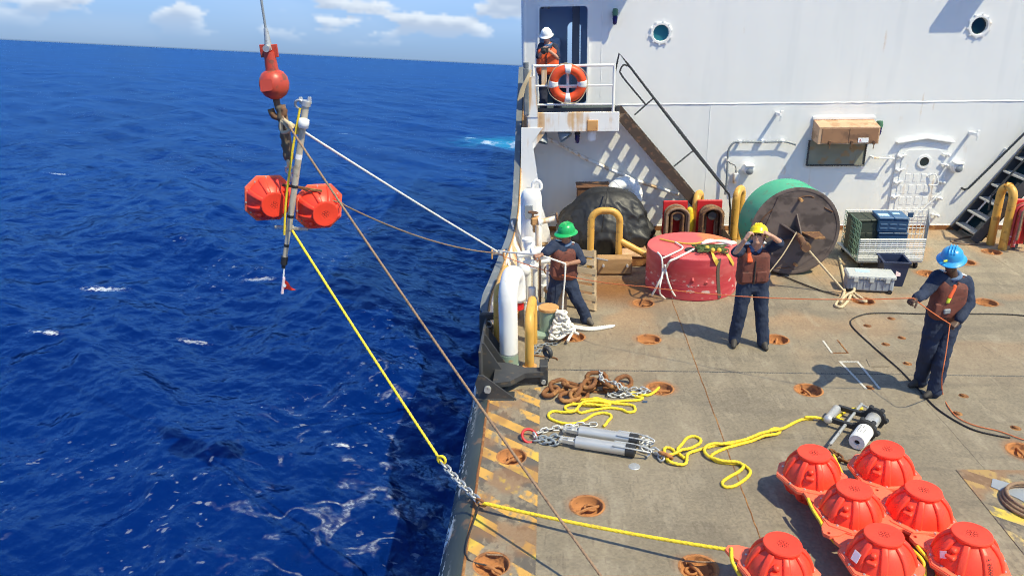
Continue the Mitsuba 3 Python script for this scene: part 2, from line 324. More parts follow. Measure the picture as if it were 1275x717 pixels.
def chain(parent, pts, L, r, w, mat, roll=(.5, -.9), name='link', jit=0.):
    """links along a line, each one a part"""
    P = curve(pts, L / 8); s = np.r_[0, np.cumsum(np.linalg.norm(np.diff(P, axis=0), axis=1))]; pitch = L - 2.4 * r
    for k in range(int(s[-1] / pitch)):
        at = A([np.interp((k + .5) * pitch, s, P[:, i]) for i in range(3)]); lo, hi = k * pitch, (k + 1) * pitch
        d = A([np.interp(hi, s, P[:, i]) - np.interp(lo, s, P[:, i]) for i in range(3)])
        d = unit(unit(d) + jit * rng.normal(size=3)); a, b, u = frame(d); q = roll[k % 2] + rng.normal() * .12
        m = link_mesh(L, r, w).vertices; side = math.cos(q) * a + math.sin(q) * u; nn = np.cross(d, side)
        part(parent, name, tm(at + m[:, :1] * d + m[:, 1:2] * side + m[:, 2:3] * nn, link_mesh(L, r, w).faces), mat, smooth=True)
def struct(name, mesh, mat, smooth=35, kind='structure'):
    obj(name, mesh, mat, smooth); labels[name] = {'kind': kind}; used[name] = 0
    return name
WY = 16.25
PLY_CACHE = {}
def copy_part(parent, name, mesh_key, mesh, mat, Tm, smooth=35, label=None):
    """a part of a copy: one ply shared by all copies, placed by its own matrix (ship axes)"""
    if mesh_key not in PLY_CACHE: PLY_CACHE[mesh_key] = mikit.ply(to_tm(mesh), mat, smooth=smooth)
    key = numbered(parent + '__' + name); M4 = np.eye(4); M4[:3, :3] = SHIP @ Tm[:3, :3]; M4[:3, 3] = SHIP @ Tm[:3, 3]
    scene[key] = {**PLY_CACHE[mesh_key], 'to_world': mi.ScalarTransform4f(M4.tolist())}
    if label: labels[key] = {'label': label}
    return key

# ---------------------------------------------------------------- sea
def gerstner(x, y, cell):
    r = np.random.default_rng(11); h = np.zeros_like(x); dx = np.zeros_like(x); dy = np.zeros_like(x)
    main = math.radians(205)
    for k in range(120):
        lam = 13 * (0.22 / 13) ** ((k + r.random()) / 120); a = main + r.normal() * (.28 + .42 * (k / 120))
        kx, ky = math.cos(a) * 2 * np.pi / lam, math.sin(a) * 2 * np.pi / lam
        s = .0205 * (1.05 if lam < .45 else 1.5 if lam < 2.0 else 1.0 if lam < 6 else 1.0) * (.6 + .8 * r.random()); amp = s * lam / (2 * np.pi); ph = r.random() * 6.28
        fade = np.clip((lam / cell - 2.2) / 2.5, 0, 1)
        th = kx * x + ky * y + ph; h += amp * fade * np.cos(th)
        q = .95 * amp * fade; dx -= q * math.cos(a) * np.sin(th); dy -= q * math.sin(a) * np.sin(th)
    return h, dx, dy
def sea_mesh():
    c = W(CAM); hgt = c[2] - SEA_Z
    az_mid = math.atan2(*(W(fwd)[:2]))
    dep = np.r_[np.linspace(80, 42, 14), np.linspace(41, 6, 560), 6 * (.012 / 6) ** (np.arange(1, 720) / 719) ]
    dep = np.unique(dep)[::-1]; rad = hgt / np.tan(np.radians(dep)); rad = np.r_[rad, 48000.]
    inside = np.radians(np.linspace(-40, 8, 760)); out = np.radians(np.linspace(8, 320, 160)[1:-1])
    az = np.r_[inside, out] + az_mid; n = len(az)
    Rr, Az = np.meshgrid(rad, az, indexing='ij')
    x, y = c[0] + Rr * np.sin(Az), c[1] + Rr * np.cos(Az)
    cell = np.gradient(rad)[:, None] * np.ones(n); cell = np.maximum(cell, np.r_[np.full(760, .0011), np.full(n - 760, .034)][None] * Rr)
    h, dx, dy = gerstner(x, y, cell)
    v = np.stack([x + dx, y + dy, SEA_Z + h], -1).reshape(-1, 3)
    i, j = np.meshgrid(np.arange(len(rad) - 1), np.arange(n), indexing='ij'); j2 = (j + 1) % n
    f = np.stack([i * n + j, i * n + j2, (i + 1) * n + j2, (i + 1) * n + j], -1).reshape(-1, 4)
    inner = len(v); v = np.vstack([v, [c[0], c[1], SEA_Z]]); k = np.arange(n)
    f3 = np.vstack([f[:, [0, 2, 1]], f[:, [0, 3, 2]], np.stack([k * 0 + inner, (k + 1) % n, k], 1)])
    return trimesh.Trimesh(v, f3, process=False)
BLOBS = [((-12.398, 20.479, -1.5), 0.66, 0.23, 0.77), ((-11.443, 16.478, -1.5), 0.48, 0.16, 0.68), ((-24.939, 39.301, -1.5), 0.72, 0.23, 0.59), ((-17.436, 67.911, -1.5), 0.72, 0.23, 0.51), ((-3.534, 11.974, -1.5), 0.21, 0.09, 0.68), ((-8.692, 22.607, -1.5), 0.60, 0.23, 0.42), ((-8.574, 17.324, -1.5), 0.42, 0.18, 0.42)]
BUB = (-4.407, 69.539, -1.5)
HUL = (-2.765, 11.964, -1.5)
def foam(p):
    x, y = p.x, p.y
    w = FB(x * 1.1, y * 1.1, 2, 3) - .5; w2 = FB(x * 1.1 + 31, y * 1.1, 2, 3) - .5
    X, Y_ = x + w * 1.1, y + w2 * 1.1
    ridge = 1 - dr.abs(FB(X * 1.3, Y_ * 1.3, 0, 4) - .5) * 15
    fine = FB(x * 19, y * 19, 4, 3)
    lace = SS(.2, 1., ridge) * SS(.44, .62, FB(x * 1.6, y * 1.6, 4, 2)) * (.25 + .75 * SS(.42, .62, fine))
    d = dr.sqrt(dr.square((x - HUL[0]) / 2.4) + dr.square((y - HUL[1]) / 4.6))
    m = lace * SS(1.2, .3, d) * .42
    spk = SS(.74, .84, FB(x * 8, y * 8, 9, 3)) * SS(.60, .72, FB(x * .3, y * .3, 3, 3))
    m = dr.maximum(m, spk * .22)
    for (bx, by, bz), lx, ly, s in BLOBS:
        g = dr.exp(-dr.square((x - bx) / lx + .9 * w) - dr.square((y - by) / ly + 1.4 * w2))
        m = dr.maximum(m, SS(.40, .66, g * .45 + .62 * fine - .12) * SS(.08, .5, g) * s)
    b = dr.exp(-dr.square((x - BUB[0]) / 3.4 - .8 * w) - dr.square((y - BUB[1]) / 5.5 + w2))
    m = dr.maximum(m, SS(.44, .74, FB(x * 1.6, y * .5, 6, 5)) * SS(.35, .95, b) * .85)
    return dr.clip(m, 0, 1), b
def sea_color(p, n, uv):
    f, b = foam(p)
    c = MX((.0002, .0070, .080), (.0006, .0190, .140), FB(p.x * .12, p.y * .12, 5, 3))
    c = MX(c, (.02, .33, .52), SS(.05, 1., b) * .75)
    return MX(c, (.72, .78, .84), f)
def sea_bump(p, n, uv):
    x, y = p.x, p.y; u = .42 * x - .91 * y; t = .91 * x + .42 * y
    w = FB(x * .9, y * .9, 3, 2)
    return .34 * FB(t * .62 + .5 * w, u * .34, 7, 3) + .080 * FB(t * 2.6 + w, u * 1.5, 0, 4) + .020 * FB(t * 9 + 2 * w, u * 6, 2, 3)
scene['sea_water'] = {'type': 'twosided', 'bsdf': {'type': 'bumpmap', 'arbitrary': mikit.proc(sea_bump, eps=.012), 'scale': 1.0, 'bsdf':
    {'type': 'roughplastic', 'distribution': 'ggx', 'alpha': .045, 'int_ior': 1.36, 'nonlinear': False, 'diffuse_reflectance': mikit.proc(sea_color), 'specular_reflectance': {'type': 'rgb', 'value': [.27, .60, 1.0]}}}}
sm = sea_mesh()
scene['sea'] = mikit.ply(sm, 'sea_water', smooth=True); labels['sea'] = {'kind': 'structure'}

# ---------------------------------------------------------------- deck: plating with recessed lashing sockets, weld seams, hazard paint
def circ(x, y, r, n=28): return [(x + r * math.cos(t), y + r * math.sin(t)) for t in np.arange(n) * 2 * np.pi / n]
SR = .162
deck_poly = sg.Polygon([(-.80, -4), (14, -4), (14, 22), (-.1, 22), (-.42, 16.2), (-.80, 9.8)], [circ(x, y, SR) for x, y in SOCK])
struct('deck', plate(deck_poly, .03, (0, 0, -.03)), 'deck_paint', False)
def sheet(poly, z, name, mat, label=None, th=.003):
    for x, y in SOCK: poly = poly.difference(sg.Polygon(circ(x, y, SR + .012)))
    return part('deck', name, plate(poly, th, (0, 0, z)), mat, label, False)
sheet(sg.Polygon([(-.80, 2), (-0.139, 2), (-0.141, 9.305), (-.62, 9.21), (-.80, 9.0)]), .004, 'hazard_stripes', 'hazard_port', 'worn yellow and black hazard stripes along the port deck edge')
sheet(sg.Polygon([(4.327, 7.53), (8.5, 7.53), (8.5, 3), (4.302, 3)]), .004, 'hazard_stripes', 'hazard_stbd', 'faded yellow hazard stripes at the right edge beside the floats')
# sockets
cup = lathe([(SR + .022, .003), (SR + .004, .006), (SR - .004, 0), (SR - .012, -.06), (SR - .05, -.095), (.05, -.10), (.0001, -.10)], (0, 0, 0), n=32)
for k, (x, y) in enumerate(SOCK):
    T4 = np.eye(4); T4[:3, 3] = (x, y, 0)
    s = copy_part('deck', 'lashing_socket', 'cup', cup, 'socket_rust', T4, 40)
    T4 = np.eye(4); T4[:3, :3] = rotz(.5 + 1.3 * k); T4[:3, 3] = (x, y, 0)
    copy_part(s, 'cross_bar', 'xbar', cat(tube(curve([(-.15, 0, -.055), (-.08, 0, -.05), (0, 0, -.04), (.08, 0, -.05), (.15, 0, -.055)], .02), .016, 8)), 'socket_rust', T4)
    copy_part(s, 'ring', 'dring', torus((.055, .03, -.062), .058, .012, (.15, .1, 1), 22, 8), 'socket_rust', T4, True)
# weld seams stand a few millimetres proud
def bead(p, q, name='weld_seam', r=.009, mat='deck_paint', wob=.006):
    p, q = A(p, float), A(q, float); n = max(8, int(np.linalg.norm(q - p) / .12)); u = np.linspace(0, 1, n)[:, None]
    P = p * (1 - u) + q * u + np.c_[rng.normal(size=(n, 2)) * wob * .5, np.full(n, -r * .45)]
    return part('deck', name, tube(P, r, 6), mat, smooth=True)
for x in (1.98, 4.645, 8.2): bead((x, 2.0, 0), (x, WY - .05, 0), mat='rust' if x < 4 else 'deck_paint')
bead((-.6, 9.829, 0), (12, 9.607, 0), r=.011, mat='black_steel'); bead((-.6, 13.1, 0), (12, 13.0, 0))
bead((-.6, 6.05, 0), (1.5, 6.0, 0))
# flush covers, painted outlines and small pad eyes
def outline(pts, w=.02, closed=True, mat='old_white_paint', name='painted_outline'):
    ln = sg.LineString(pts + ([pts[0]] if closed else [])).buffer(w, cap_style='square', join_style='mitre')
    if ln.geom_type == 'Polygon': part('deck', name, plate(ln, .002, (0, 0, .004)), mat, None, False)
outline([(4.03, 9.344), (3.956, 10.104), (4.194, 10.107), (4.203, 9.347)], .016, False)
outline([(3.936, 10.381), (3.938, 10.781)], .014, False)
outline([(4.153, 10.811), (4.158, 10.384), (3.936, 10.381)], .010, False, 'rust')
sheet(sg.Polygon([(4.627, 7.359), (4.866, 7.208), (4.734, 6.961), (4.707, 7.014), (4.539, 7.215)]), .008, 'cover_plate', 'case_grey', 'grey flush cover plate on the faded hazard paint', .006)
sheet(sg.Polygon([(4.34, 10.183), (4.557, 10.211), (4.571, 9.966), (4.304, 9.962)]), .004, 'cover_plate', 'deck_paint', None, .005)
for x, y in [(5.103, 10.904), (5.227, 11.613), (4.764, 11.334), (5.175, 9.171), (5.411, 8.404), (4.893, 8.728), (4.789, 10.681), (4.089, 9.367), (4.845, 10.066)]:
    part('deck', 'pad_eye', cat(lathe([(.001, .006), (.04, .006), (.055, .002), (.06, 0)], (x, y, 0), n=18), torus((x, y, .008), .032, .009, (.3, .1, 1), 16, 6)), 'rust')
part('deck', 'screw_plug', lathe([(.001, .01), (.02, .01), (.022, .006), (.06, .006), (.065, 0)], (0.906, 7.52, 0.0), n=24), 'galvanised')

# ---------------------------------------------------------------- hull side
def hull_mesh():
    prof = [(-.79, .004), (-.80, .012), (-.845, .010), (-.90, -.02), (-.98, -.09), (-1.045, -.20), (-1.07, -.36), (-1.075, -.7), (-1.075, -4.5)]
    ys = np.r_[np.linspace(-6, 9.7, 60), np.linspace(9.9, 16.25, 30), np.linspace(17, 60, 8)]
    off = np.interp(ys, [9.7, 16.25, 60], [0, .42, .42]); v = []
    for y, o in zip(ys, off):
        for x, z in prof: v.append((x + o + .006 * math.sin(y * 3.1 + z * 9), y, z))
    m = len(prof); i, j = np.meshgrid(np.arange(len(ys) - 1), np.arange(m - 1), indexing='ij')
    f = np.stack([i * m + j, i * m + j + 1, (i + 1) * m + j + 1, (i + 1) * m + j], -1).reshape(-1, 4)
    return tm(v, f[:, ::-1])
h = thing('ship_hull', 'dark grey rounded hull edge with white scrapes running down the port side', 'hull')
part(h, 'side_plating', hull_mesh(), 'hull_grey', None, True)
part(h, 'edge_bead', tube([(-.79 + rng.normal() * .004, y, .006) for y in np.linspace(-4, 9.7, 70)], .016, 6), 'rust', None, True)

# ---------------------------------------------------------------- port bulwark, sweeping up to the superstructure
bw = thing('bulwark', 'white rust-streaked bulwark with dark grey top edge rising to the wall on the left', 'bulwark')
edge = A([(-0.977, 10.38, 0.625), (-0.961, 10.645, 0.738), (-0.913, 11.404, 0.714), (-0.852, 12.391, 0.695), (-0.772, 13.656, 0.688), (-0.73, 14.339, 0.831), (-0.707, 14.697, 1.073), (-0.678, 15.158, 1.738), (-0.647, 15.652, 2.57), (-0.612, 16.224, 3.337)])
E2 = curve(edge, .12); E2[-1][1] = WY - .01
def loft(rows):
    m = len(rows[0]); v = np.vstack(rows); i, j = np.meshgrid(np.arange(len(rows) - 1), np.arange(m - 1), indexing='ij')
    return tm(v, np.stack([i * m + j, i * m + j + 1, (i + 1) * m + j + 1, (i + 1) * m + j], -1).reshape(-1, 4))
rows = []
for p in E2:
    base_x = np.interp(p[1], [9.8, 16.25], [-.80, -.12]); o = A(p)
    rows.append(A([(p[0], p[1], -.6), (p[0], p[1], p[2] - .03), (p[0] + .10, p[1], p[2] - .03), (p[0] + .12 , p[1], p[2] * .75), (base_x, p[1], 0.0)]))
part(bw, 'plating', loft(rows), 'white_rusty', None, 25)
rows = [A([(p[0] - .02, p[1], p[2] - .10), (p[0] - .03, p[1], p[2] + .01), (p[0] + .075, p[1], p[2] + .012), (p[0] + .085, p[1], p[2] - .03)]) for p in E2]
part(bw, 'cap_rail', loft(rows), 'grey_edge', None, 25)
part(bw, 'rust_bead', tube([p + [.10, 0, -.005] for p in E2], .013, 6), 'rust_cap', None, True)
p0 = E2[0]
part(bw, 'end_frame', cat(cbox((p0[0] + .02, p0[1] - .05, p0[2] / 2 - .12), (.10, .10, p0[2] + .22)), cbox((p0[0] + .09, p0[1] - .06, p0[2] - .05), (.20, .05, .10))), 'black_steel')
part(bw, 'shackle', torus((p0[0] + .10, p0[1] - .13, p0[2] - .14), .045, .013, (.2, 1, .1), 18, 8), 'galvanised', smooth=True)
for k in range(3): part(bw, 'stay', bar((-.70 + .1 * k, 11.2 + 1.4 * k, 0), (-.86 + .07 * k, 11.2 + 1.4 * k, .66 + .1 * k), .02, .16, (0, 1, 0)), 'white_rusty')

part(bw, 'web_plate', plate([(-0.567, 2.365), (-0.162, 2.361), (-0.359, 2.092), (-0.301, 1.679), (-0.243, 1.259), (-0.182, 0.845), (-0.043, 0.375), (0.004, 0.128), (-0.612, 0.129)], .03, (0, WY - 1.16, 0), (1, 0, 0), (0, 0, 1)), 'white_fitting')
# black steel gate bracket folded down at the bulwark's end
gb = thing('gate_bracket', 'black steel hinged bracket with gusset plates at the aft end of the bulwark', 'bracket')
def tri(x0, y, w, hh, z=.012, name='gusset'):
    part(gb, name, plate([(0, 0), (w, 0), (.03, hh), (0, hh)], .022, (x0, y + .011, z), (1, 0, 0), (0, 0, 1)), 'black_steel')
for k, y in enumerate([9.42, 9.72, 10.02, 10.32]): tri(-.90, y, .34, .52 - .02 * k, .06)
part(gb, 'base_plate', cbox((-.74, 9.70, .035), (.30, 1.10, .05), .01), 'black_steel')
part(gb, 'back_plate', cbox((-.91, 9.80, .27), (.035, 1.25, .60), .008), 'black_steel')
part(gb, 'arm', plate([(-.74, 9.02), (-.74, 9.62), (-.56, 9.60), (-.34, 9.47), (-.10, 9.47), (-.10, 9.33), (-.34, 9.30), (-.52, 9.08)], .07, (0, 0, .14)), 'black_steel')
part(gb, 'arm_web', cbox((-.38, 9.40, .08), (.60, .03, .12)), 'black_steel')
part(gb, 'end_block', cbox((-.10, 9.46, .15), (.11, .22, .28), .012), 'black_steel')
part(gb, 'lug', cat(torus((-.05, 9.62, .36), .062, .030, (1, .9, .1), 22, 10), cbox((-.06, 9.60, .28), (.06, .10, .06))), 'black_steel', smooth=40)
part(gb, 'pin', cyl((-.10, 9.34, .07), (-.10, 9.31, .07), .03, n=16), 'galvanised')
part(gb, 'hinge_plate', plate([(0, 0), (.46, 0), (.05, .34), (-.02, .34), (-.06, .22)], .03, (-.90, 8.98, .01), (1, 0, 0), (0, 0, 1)), 'black_steel')
part(gb, 'hinge_bolt', cyl((-.80, 8.96, .17), (-.80, 8.90, .17), .045, n=16), 'galvanised')
part(gb, 'hinge_foot', cbox((-.72, 9.05, .012), (.5, .22, .02), .005), 'black_steel')

# ---------------------------------------------------------------- superstructure
ss = thing('superstructure', 'white painted steel deckhouse wall with doors and portholes facing the deck', 'deckhouse')
DX0, DX1, DZ0, DZ1 = -0.238, 0.688, 2.62, 4.454
def rrect(x0, z0, x1, z1, r): return sg.box(x0 + r, z0 + r, x1 - r, z1 - r).buffer(r, 6)
PH = [(2.095, 16.25, 3.944), (8.027, 16.25, 3.99)]
door_hole = sg.Polygon(rrect(DX0, DZ0, DX1, DZ1, .07).exterior.coords)
front = sg.box(-.52, 0, 14, 7.6).difference(door_hole)
for p in PH: front = front.difference(sg.Polygon(circ(p[0], p[2], .165)))
part(ss, 'wall', plate(front, .12, (0, WY + .12, 0), (1, 0, 0), (0, 0, 1)), 'white_wall', None, False)
part(ss, 'side_wall', plate(sg.box(WY + .12, -.2, 40, 7.6).difference(sg.Polygon(rrect(WY + .55, 3.05, WY + 2.65, 4.35, .15).exterior.coords)), .1, (-.42, 0, 0), (0, 1, 0), (0, 0, 1)), 'white_wall')  # unseen port side opening, added so skylight brightens the doorway passage
part(ss, 'corner_post', cyl((-.52, WY + .06, 2.4), (-.52, WY + .06, 7.6), .065, n=16), 'white_wall', None, True)
part(ss, 'roof', cbox((6.75, WY + 8, 7.65), (14.6, 16.3, .1)), 'white_plain')
part(ss, 'overhead_ledge', cbox((.36, WY - .26, 5.16), (2.75, .52, .12)), 'white_plain')
part(ss, 'overhead_ledge', cbox((8.02, WY - .22, 5.02), (.60, .44, .10)), 'white_plain')
zw = 2.594
part(ss, 'weld_seam', tube([(x, WY - .001 + rng.normal() * .002, zw + rng.normal() * .003) for x in np.linspace(1.3, 14, 90)], .013, 6), 'weld_white', None, True)
part(ss, 'weld_seam', tube([(x, WY + .003, .10) for x in np.linspace(-.1, 14, 60)], .016, 6), 'weld_white', None, True)
part(ss, 'foot_strip', cbox((6.9, WY - .012, .045), (14.2, .02, .09), .004), 'rust')
for p, g in zip(PH, ('glass_teal', 'glass_dark')):
    c = A([p[0], WY, p[2]])
    f = part(ss, 'porthole', lathe([(.150, .06), (.150, -.022), (.158, -.030), (.195, -.030), (.205, -.02), (.205, .0)], c, (0, 1, 0), 36), 'white_fitting', 'round porthole with ' + ('pale teal' if g == 'glass_teal' else 'dark') + ' glass')
    part(f, 'glass', lathe([(.0001, .045), (.155, .045)], c, (0, 1, 0), 36), g, None, False)
    for k in range(10):
        t = k * .628 + .2; part(f, 'bolt', cyl(c + [.212 * math.cos(t), 0.0, .212 * math.sin(t)], c + [.212 * math.cos(t), -.035, .212 * math.sin(t)], .018, n=10), 'white_fitting')
# doorway: coaming and the passage behind it, open to the sea at its far end
dw = part(ss, 'doorway', plate(sg.Polygon(rrect(DX0 - .035, DZ0 - .035, DX1 + .035, DZ1 + .035, .09).exterior.coords, [rrect(DX0, DZ0, DX1, DZ1, .07).exterior.coords]), .17, (0, WY + .135, 0), (1, 0, 0), (0, 0, 1)), 'white_fitting')
yb = WY + 2.9
part(dw, 'passage', cat(cbox((1.05, (WY + yb) / 2 + .06, 3.5), (.05, 2.7, 2.1)), cbox((.3, (WY + yb) / 2 + .06, 4.57), (1.5, 2.7, .05)),
    plate(sg.box(-.46, 2.5, 1.07, 4.6).difference(sg.Polygon(rrect(.36, 3.02, .66, 4.02, .12).exterior.coords)), .05, (0, yb + .05, 0), (1, 0, 0), (0, 0, 1))), 'passage_blue')
part(dw, 'floor', cbox((.3, (WY + yb) / 2 + .06, 2.55), (1.5, 2.9, .06)), 'passage_floor')
part(dw, 'conduit', cat(*[tube([(-.30 + .12 * k, WY + .3, 4.42), (-.30 + .12 * k, yb, 4.42)], .025) for k in range(3)], cbox((.52, WY + 1.9, 3.5), (.16, .12, 1.9))), 'lamp_grey')
part(dw, 'cabinet', cbox((.02, yb - .25, 3.15), (.36, .3, 1.1), .02), 'passage_blue')

# watertight door with dogs
wx0, wx1, wz0, wz1 = 6.932, 7.838, .26, 1.721
wd = part(ss, 'watertight_door', plate(rrect(wx0 + .05, wz0 + .05, wx1 - .05, wz1 - .05, .16), .05, (0, WY - .002, 0), (1, 0, 0), (0, 0, 1)), 'white_fitting', 'white watertight door with raised pads and a round window')
part(wd, 'frame', plate(sg.Polygon(rrect(wx0 - .05, wz0 - .05, wx1 + .05, wz1 + .05, .24).exterior.coords, [rrect(wx0 + .055, wz0 + .055, wx1 - .055, wz1 - .055, .155).exterior.coords]), .035, (0, WY - .002, 0), (1, 0, 0), (0, 0, 1)), 'white_fitting')
cxd = (wx0 + wx1) / 2; zc = 1.43; c = A([cxd + .03, WY - .05, zc])
pr = part(wd, 'window', lathe([(.092, .02), (.092, -.03), (.132, -.03), (.142, 0)], c, (0, 1, 0), 28), 'white_fitting')
part(wd, 'window_glass', lathe([(.0001, -.012), (.095, -.012)], c, (0, 1, 0), 28), 'glass_dark', None, False)
for r in range(4):
    for k in range(5):
        part(wd, 'raised_pad', cbox((wx0 + .16 + .155 * k + (.06 if r == 0 else 0), WY - .055, zc - .33 - .235 * r), (.095, .008, .17), .004), 'white_fitting')
for s, zz in [(-1, .12), (-1, .45), (-1, .75), (-1, 1.0), (-1, 1.28), (1, .06), (1, .42), (1, .75), (1, 1.1), (1, 1.30)]:
    xe = wx0 - .02 if s < 0 else wx1 + .02; z = wz0 + zz
    part(wd, 'dog', cat(cyl((xe, WY, z), (xe, WY - .11, z), .024, n=10), bar((xe + .02 * s, WY - .095, z), (xe - .13 * s, WY - .08, z + .03), .03, .03), ball((xe, WY - .11, z), .034, 1)), 'white_fitting' if (s > 0 or zz < 1) else 'white_rusty')
part(wd, 'handle', tube(curve([(cxd + .14, WY - .06, zc - .30), (cxd + .26, WY - .12, zc - .24), (cxd + .34, WY - .14, zc - .44), (cxd + .16, WY - .13, zc - .46)], .04), .012), 'white_fitting')
part(wd, 'lever', tube([(wx1 - .02, WY - .13, wz0 + .55), (wx1 - .50, WY - .14, wz0 + .02)], .016), 'white_fitting')
zv = 1.833
part(ss, 'drip_visor', cat(bar((wx0 - .10, WY - .05, zv - .02), (cxd, WY - .05, zv + .07), .10, .03), bar((cxd, WY - .05, zv + .07), (wx1 + .10, WY - .05, zv - .02), .10, .03)), 'white_fitting')
for p in [(6.775, 16.25, 1.499), (6.834, 16.25, 1.205)]: pass
hb = part(ss, 'hook_bar', bar((6.376, WY - .16, 1.534), (6.788, WY - .16, 1.515), .05, .03), 'white_rusty')
for q in ((6.376, 16.25, 1.534), (6.756, 16.25, 1.515)): part(ss, 'hook_bar_strut', bar((q[0], WY, q[2]), (q[0], WY - .18, q[2]), .03, .03), 'white_fitting')
for k, (px, pz) in enumerate([(4.437, 2.396), (8.234, 1.984)]):
    part(ss, 'wall_bracket', cat(bar((px, WY, pz), (px, WY - .30, pz + .02), .05, .06), bar((px + .02, WY - .28, pz + .10), (px + .02, WY - .28, pz - .10), .03, .05)), 'white_fitting')
# faint stiffener marks
for x in (3.137, 0.963):
    part(ss, 'plate_edge', cbox((x, WY - .003, 4.4 if x < 2 else 1.35), (.012, .008, 3.4 if x < 2 else 2.5), .002), 'weld_white')

# ---------------------------------------------------------------- lamps and boxes on the wall
def well_lamp(p, col, label, r=.055):
    t = thing('bulkhead_lamp', label, 'lamp'); p = A(p)
    part(t, 'cap', cat(lathe([(.0001, .10), (r * .8, .09), (r, .05), (r, -.03), (r * .7, -.04)], p, (0, 0, 1), 18), bar(p + [0, .02, .03], (p[0], WY + .03, p[2] + .03), .05, .05)), col[0])
    part(t, 'glass', lathe([(r * .82, -.02), (r * .85, -.12), (r * .6, -.19), (.0001, -.205)], p, (0, 0, 1), 18), col[1], None, True)
well_lamp((1.201, 16.13, 4.313), ('lamp_green', 'lamp_blue'), 'dark blue bulkhead lamp beside the upper doorway')
well_lamp((6.406, 16.11, 2.166), ('lamp_green', 'lamp_blue'), 'green capped blue bulkhead lamp at the right of the brown box', .065)
def round_lamp(p, label):
    t = thing('wall_lamp', label, 'lamp'); p = A(p)
    part(t, 'body', lathe([(.0001, -.12), (.07, -.12), (.10, -.10), (.11, -.02), (.11, .14)], p, (0, 1, 0), 24), 'white_fitting')
    part(t, 'hood', cbox(p + [0, -.05, .09], (.18, .20, .025), .006), 'white_fitting')
    part(t, 'lens', lathe([(.0001, -.14), (.05, -.135), (.075, -.115)], p + [0, 0, -.02], (0, 1, 0), 20), 'lamp_grey')
round_lamp((8.042, 16.15, 1.334), 'white hooded wall lamp at the right of the watertight door')
round_lamp((3.962, 16.15, 1.312), 'white hooded wall lamp under the bent conduit')
jb = thing('junction_box', 'small white junction box with a loose wire on the wall', 'junction box'); p = A((3.73, 16.19, 1.122))
part(jb, 'box', cbox(p, (.10, .10, .20), .012), 'white_rusty'); part(jb, 'gland', cyl(p + [0, 0, .10], p + [0, 0, .16], .025), 'galvanised')
part(jb, 'wire', tube(curve([p + [0, 0, .15], p + [-.04, -.02, .26], p + [-.14, 0, .30], p + [-.2, .02, .40]], .04), .008), 'black_rubber')
cp = thing('conduit', 'bent white conduit clipped along the wall above the hooded lamp', 'pipe')
pts = [(3.54, 16.15, 0.783), (3.548, 16.15, 1.083), (3.532, 16.15, 1.495), (3.533, 16.15, 1.689), (3.616, 16.15, 1.834), (3.756, 16.15, 1.857), (4.198, 16.15, 1.853), (4.591, 16.15, 1.858), (4.735, 16.15, 1.833), (4.849, 16.15, 1.792)]
part(cp, 'pipe', tube(curve(pts, .05), .022, 8), 'lamp_grey', None, True)
for q in (pts[2], pts[5], pts[6], pts[7]): part(cp, 'clip', bar((q[0], WY + .01, q[2]), (q[0], WY - .12, q[2]), .05, .05), 'white_fitting')
lk = thing('brown_cabinet', 'brown hooded cabinet standing out from the white wall', 'cabinet')
bx0, bx1, bz1 = 5.169, 6.321, 2.274
zt, zf = bz1, 2.19; zb_ = 1.864
part(lk, 'hood', plate([(0, zt), (.42, zf), (.42, zb_), (0, zb_ + .02)], bx1 - bx0, (bx1, WY - .004, 0), (0, -1, 0), (0, 0, 1)), 'tan_box', None, 20)
for k in (0, 1): part(lk, 'front_panel', cbox((bx0 + (bx1 - bx0) * (.27 + .47 * k), WY - .429, (zf + zb_) / 2), ((bx1 - bx0) * (.44 if k == 0 else .48), .014, zf - zb_ - .04), .004), 'cabinet_brown')
part(lk, 'top_flange', cbox(((bx0 + bx1) / 2, WY - .02, zt + .03), (bx1 - bx0 + .05, .035, .06), .005), 'white_plain')
bb = part(lk, 'lower_board', cbox(((bx0 + bx1) / 2 - .06, WY - .03, zb_ - .24), (bx1 - bx0 - .04, .05, .50), .006), 'board_grey')
part(lk, 'board_trim', cat(cbox(((bx0 + bx1) / 2 - .06, WY - .05, zb_ - .495), (bx1 - bx0, .06, .03)), cbox((bx0 - .045, WY - .05, zb_ - .24), (.025, .06, .5)), cbox((bx1 - .08, WY - .05, zb_ - .24), (.025, .06, .5))), 'black_steel')
for k in range(3): part(lk, 'latch', cat(cbox((bx0 + .22 + .42 * k, WY - .445, zb_ + .03), (.05, .03, .08)), cyl((bx0 + .22 + .42 * k, WY - .45, zb_), (bx0 + .22 + .42 * k, WY - .45, zb_ - .09), .008)), 'brown_steel')
part(lk, 'sign', cbox((bx1 - .30, WY - .442, zb_ + .075), (.20, .008, .09), .002), 'label_white'); part(lk, 'sign_mark', plate(sg.Polygon([(0, 0), (.045, 0), (.0225, .05)], [[(.012, .008), (.033, .008), (.0225, .032)]]), .003, (bx1 - .38, WY - .4462, zb_ + .05), (1, 0, 0), (0, 0, 1)), 'red_paint')

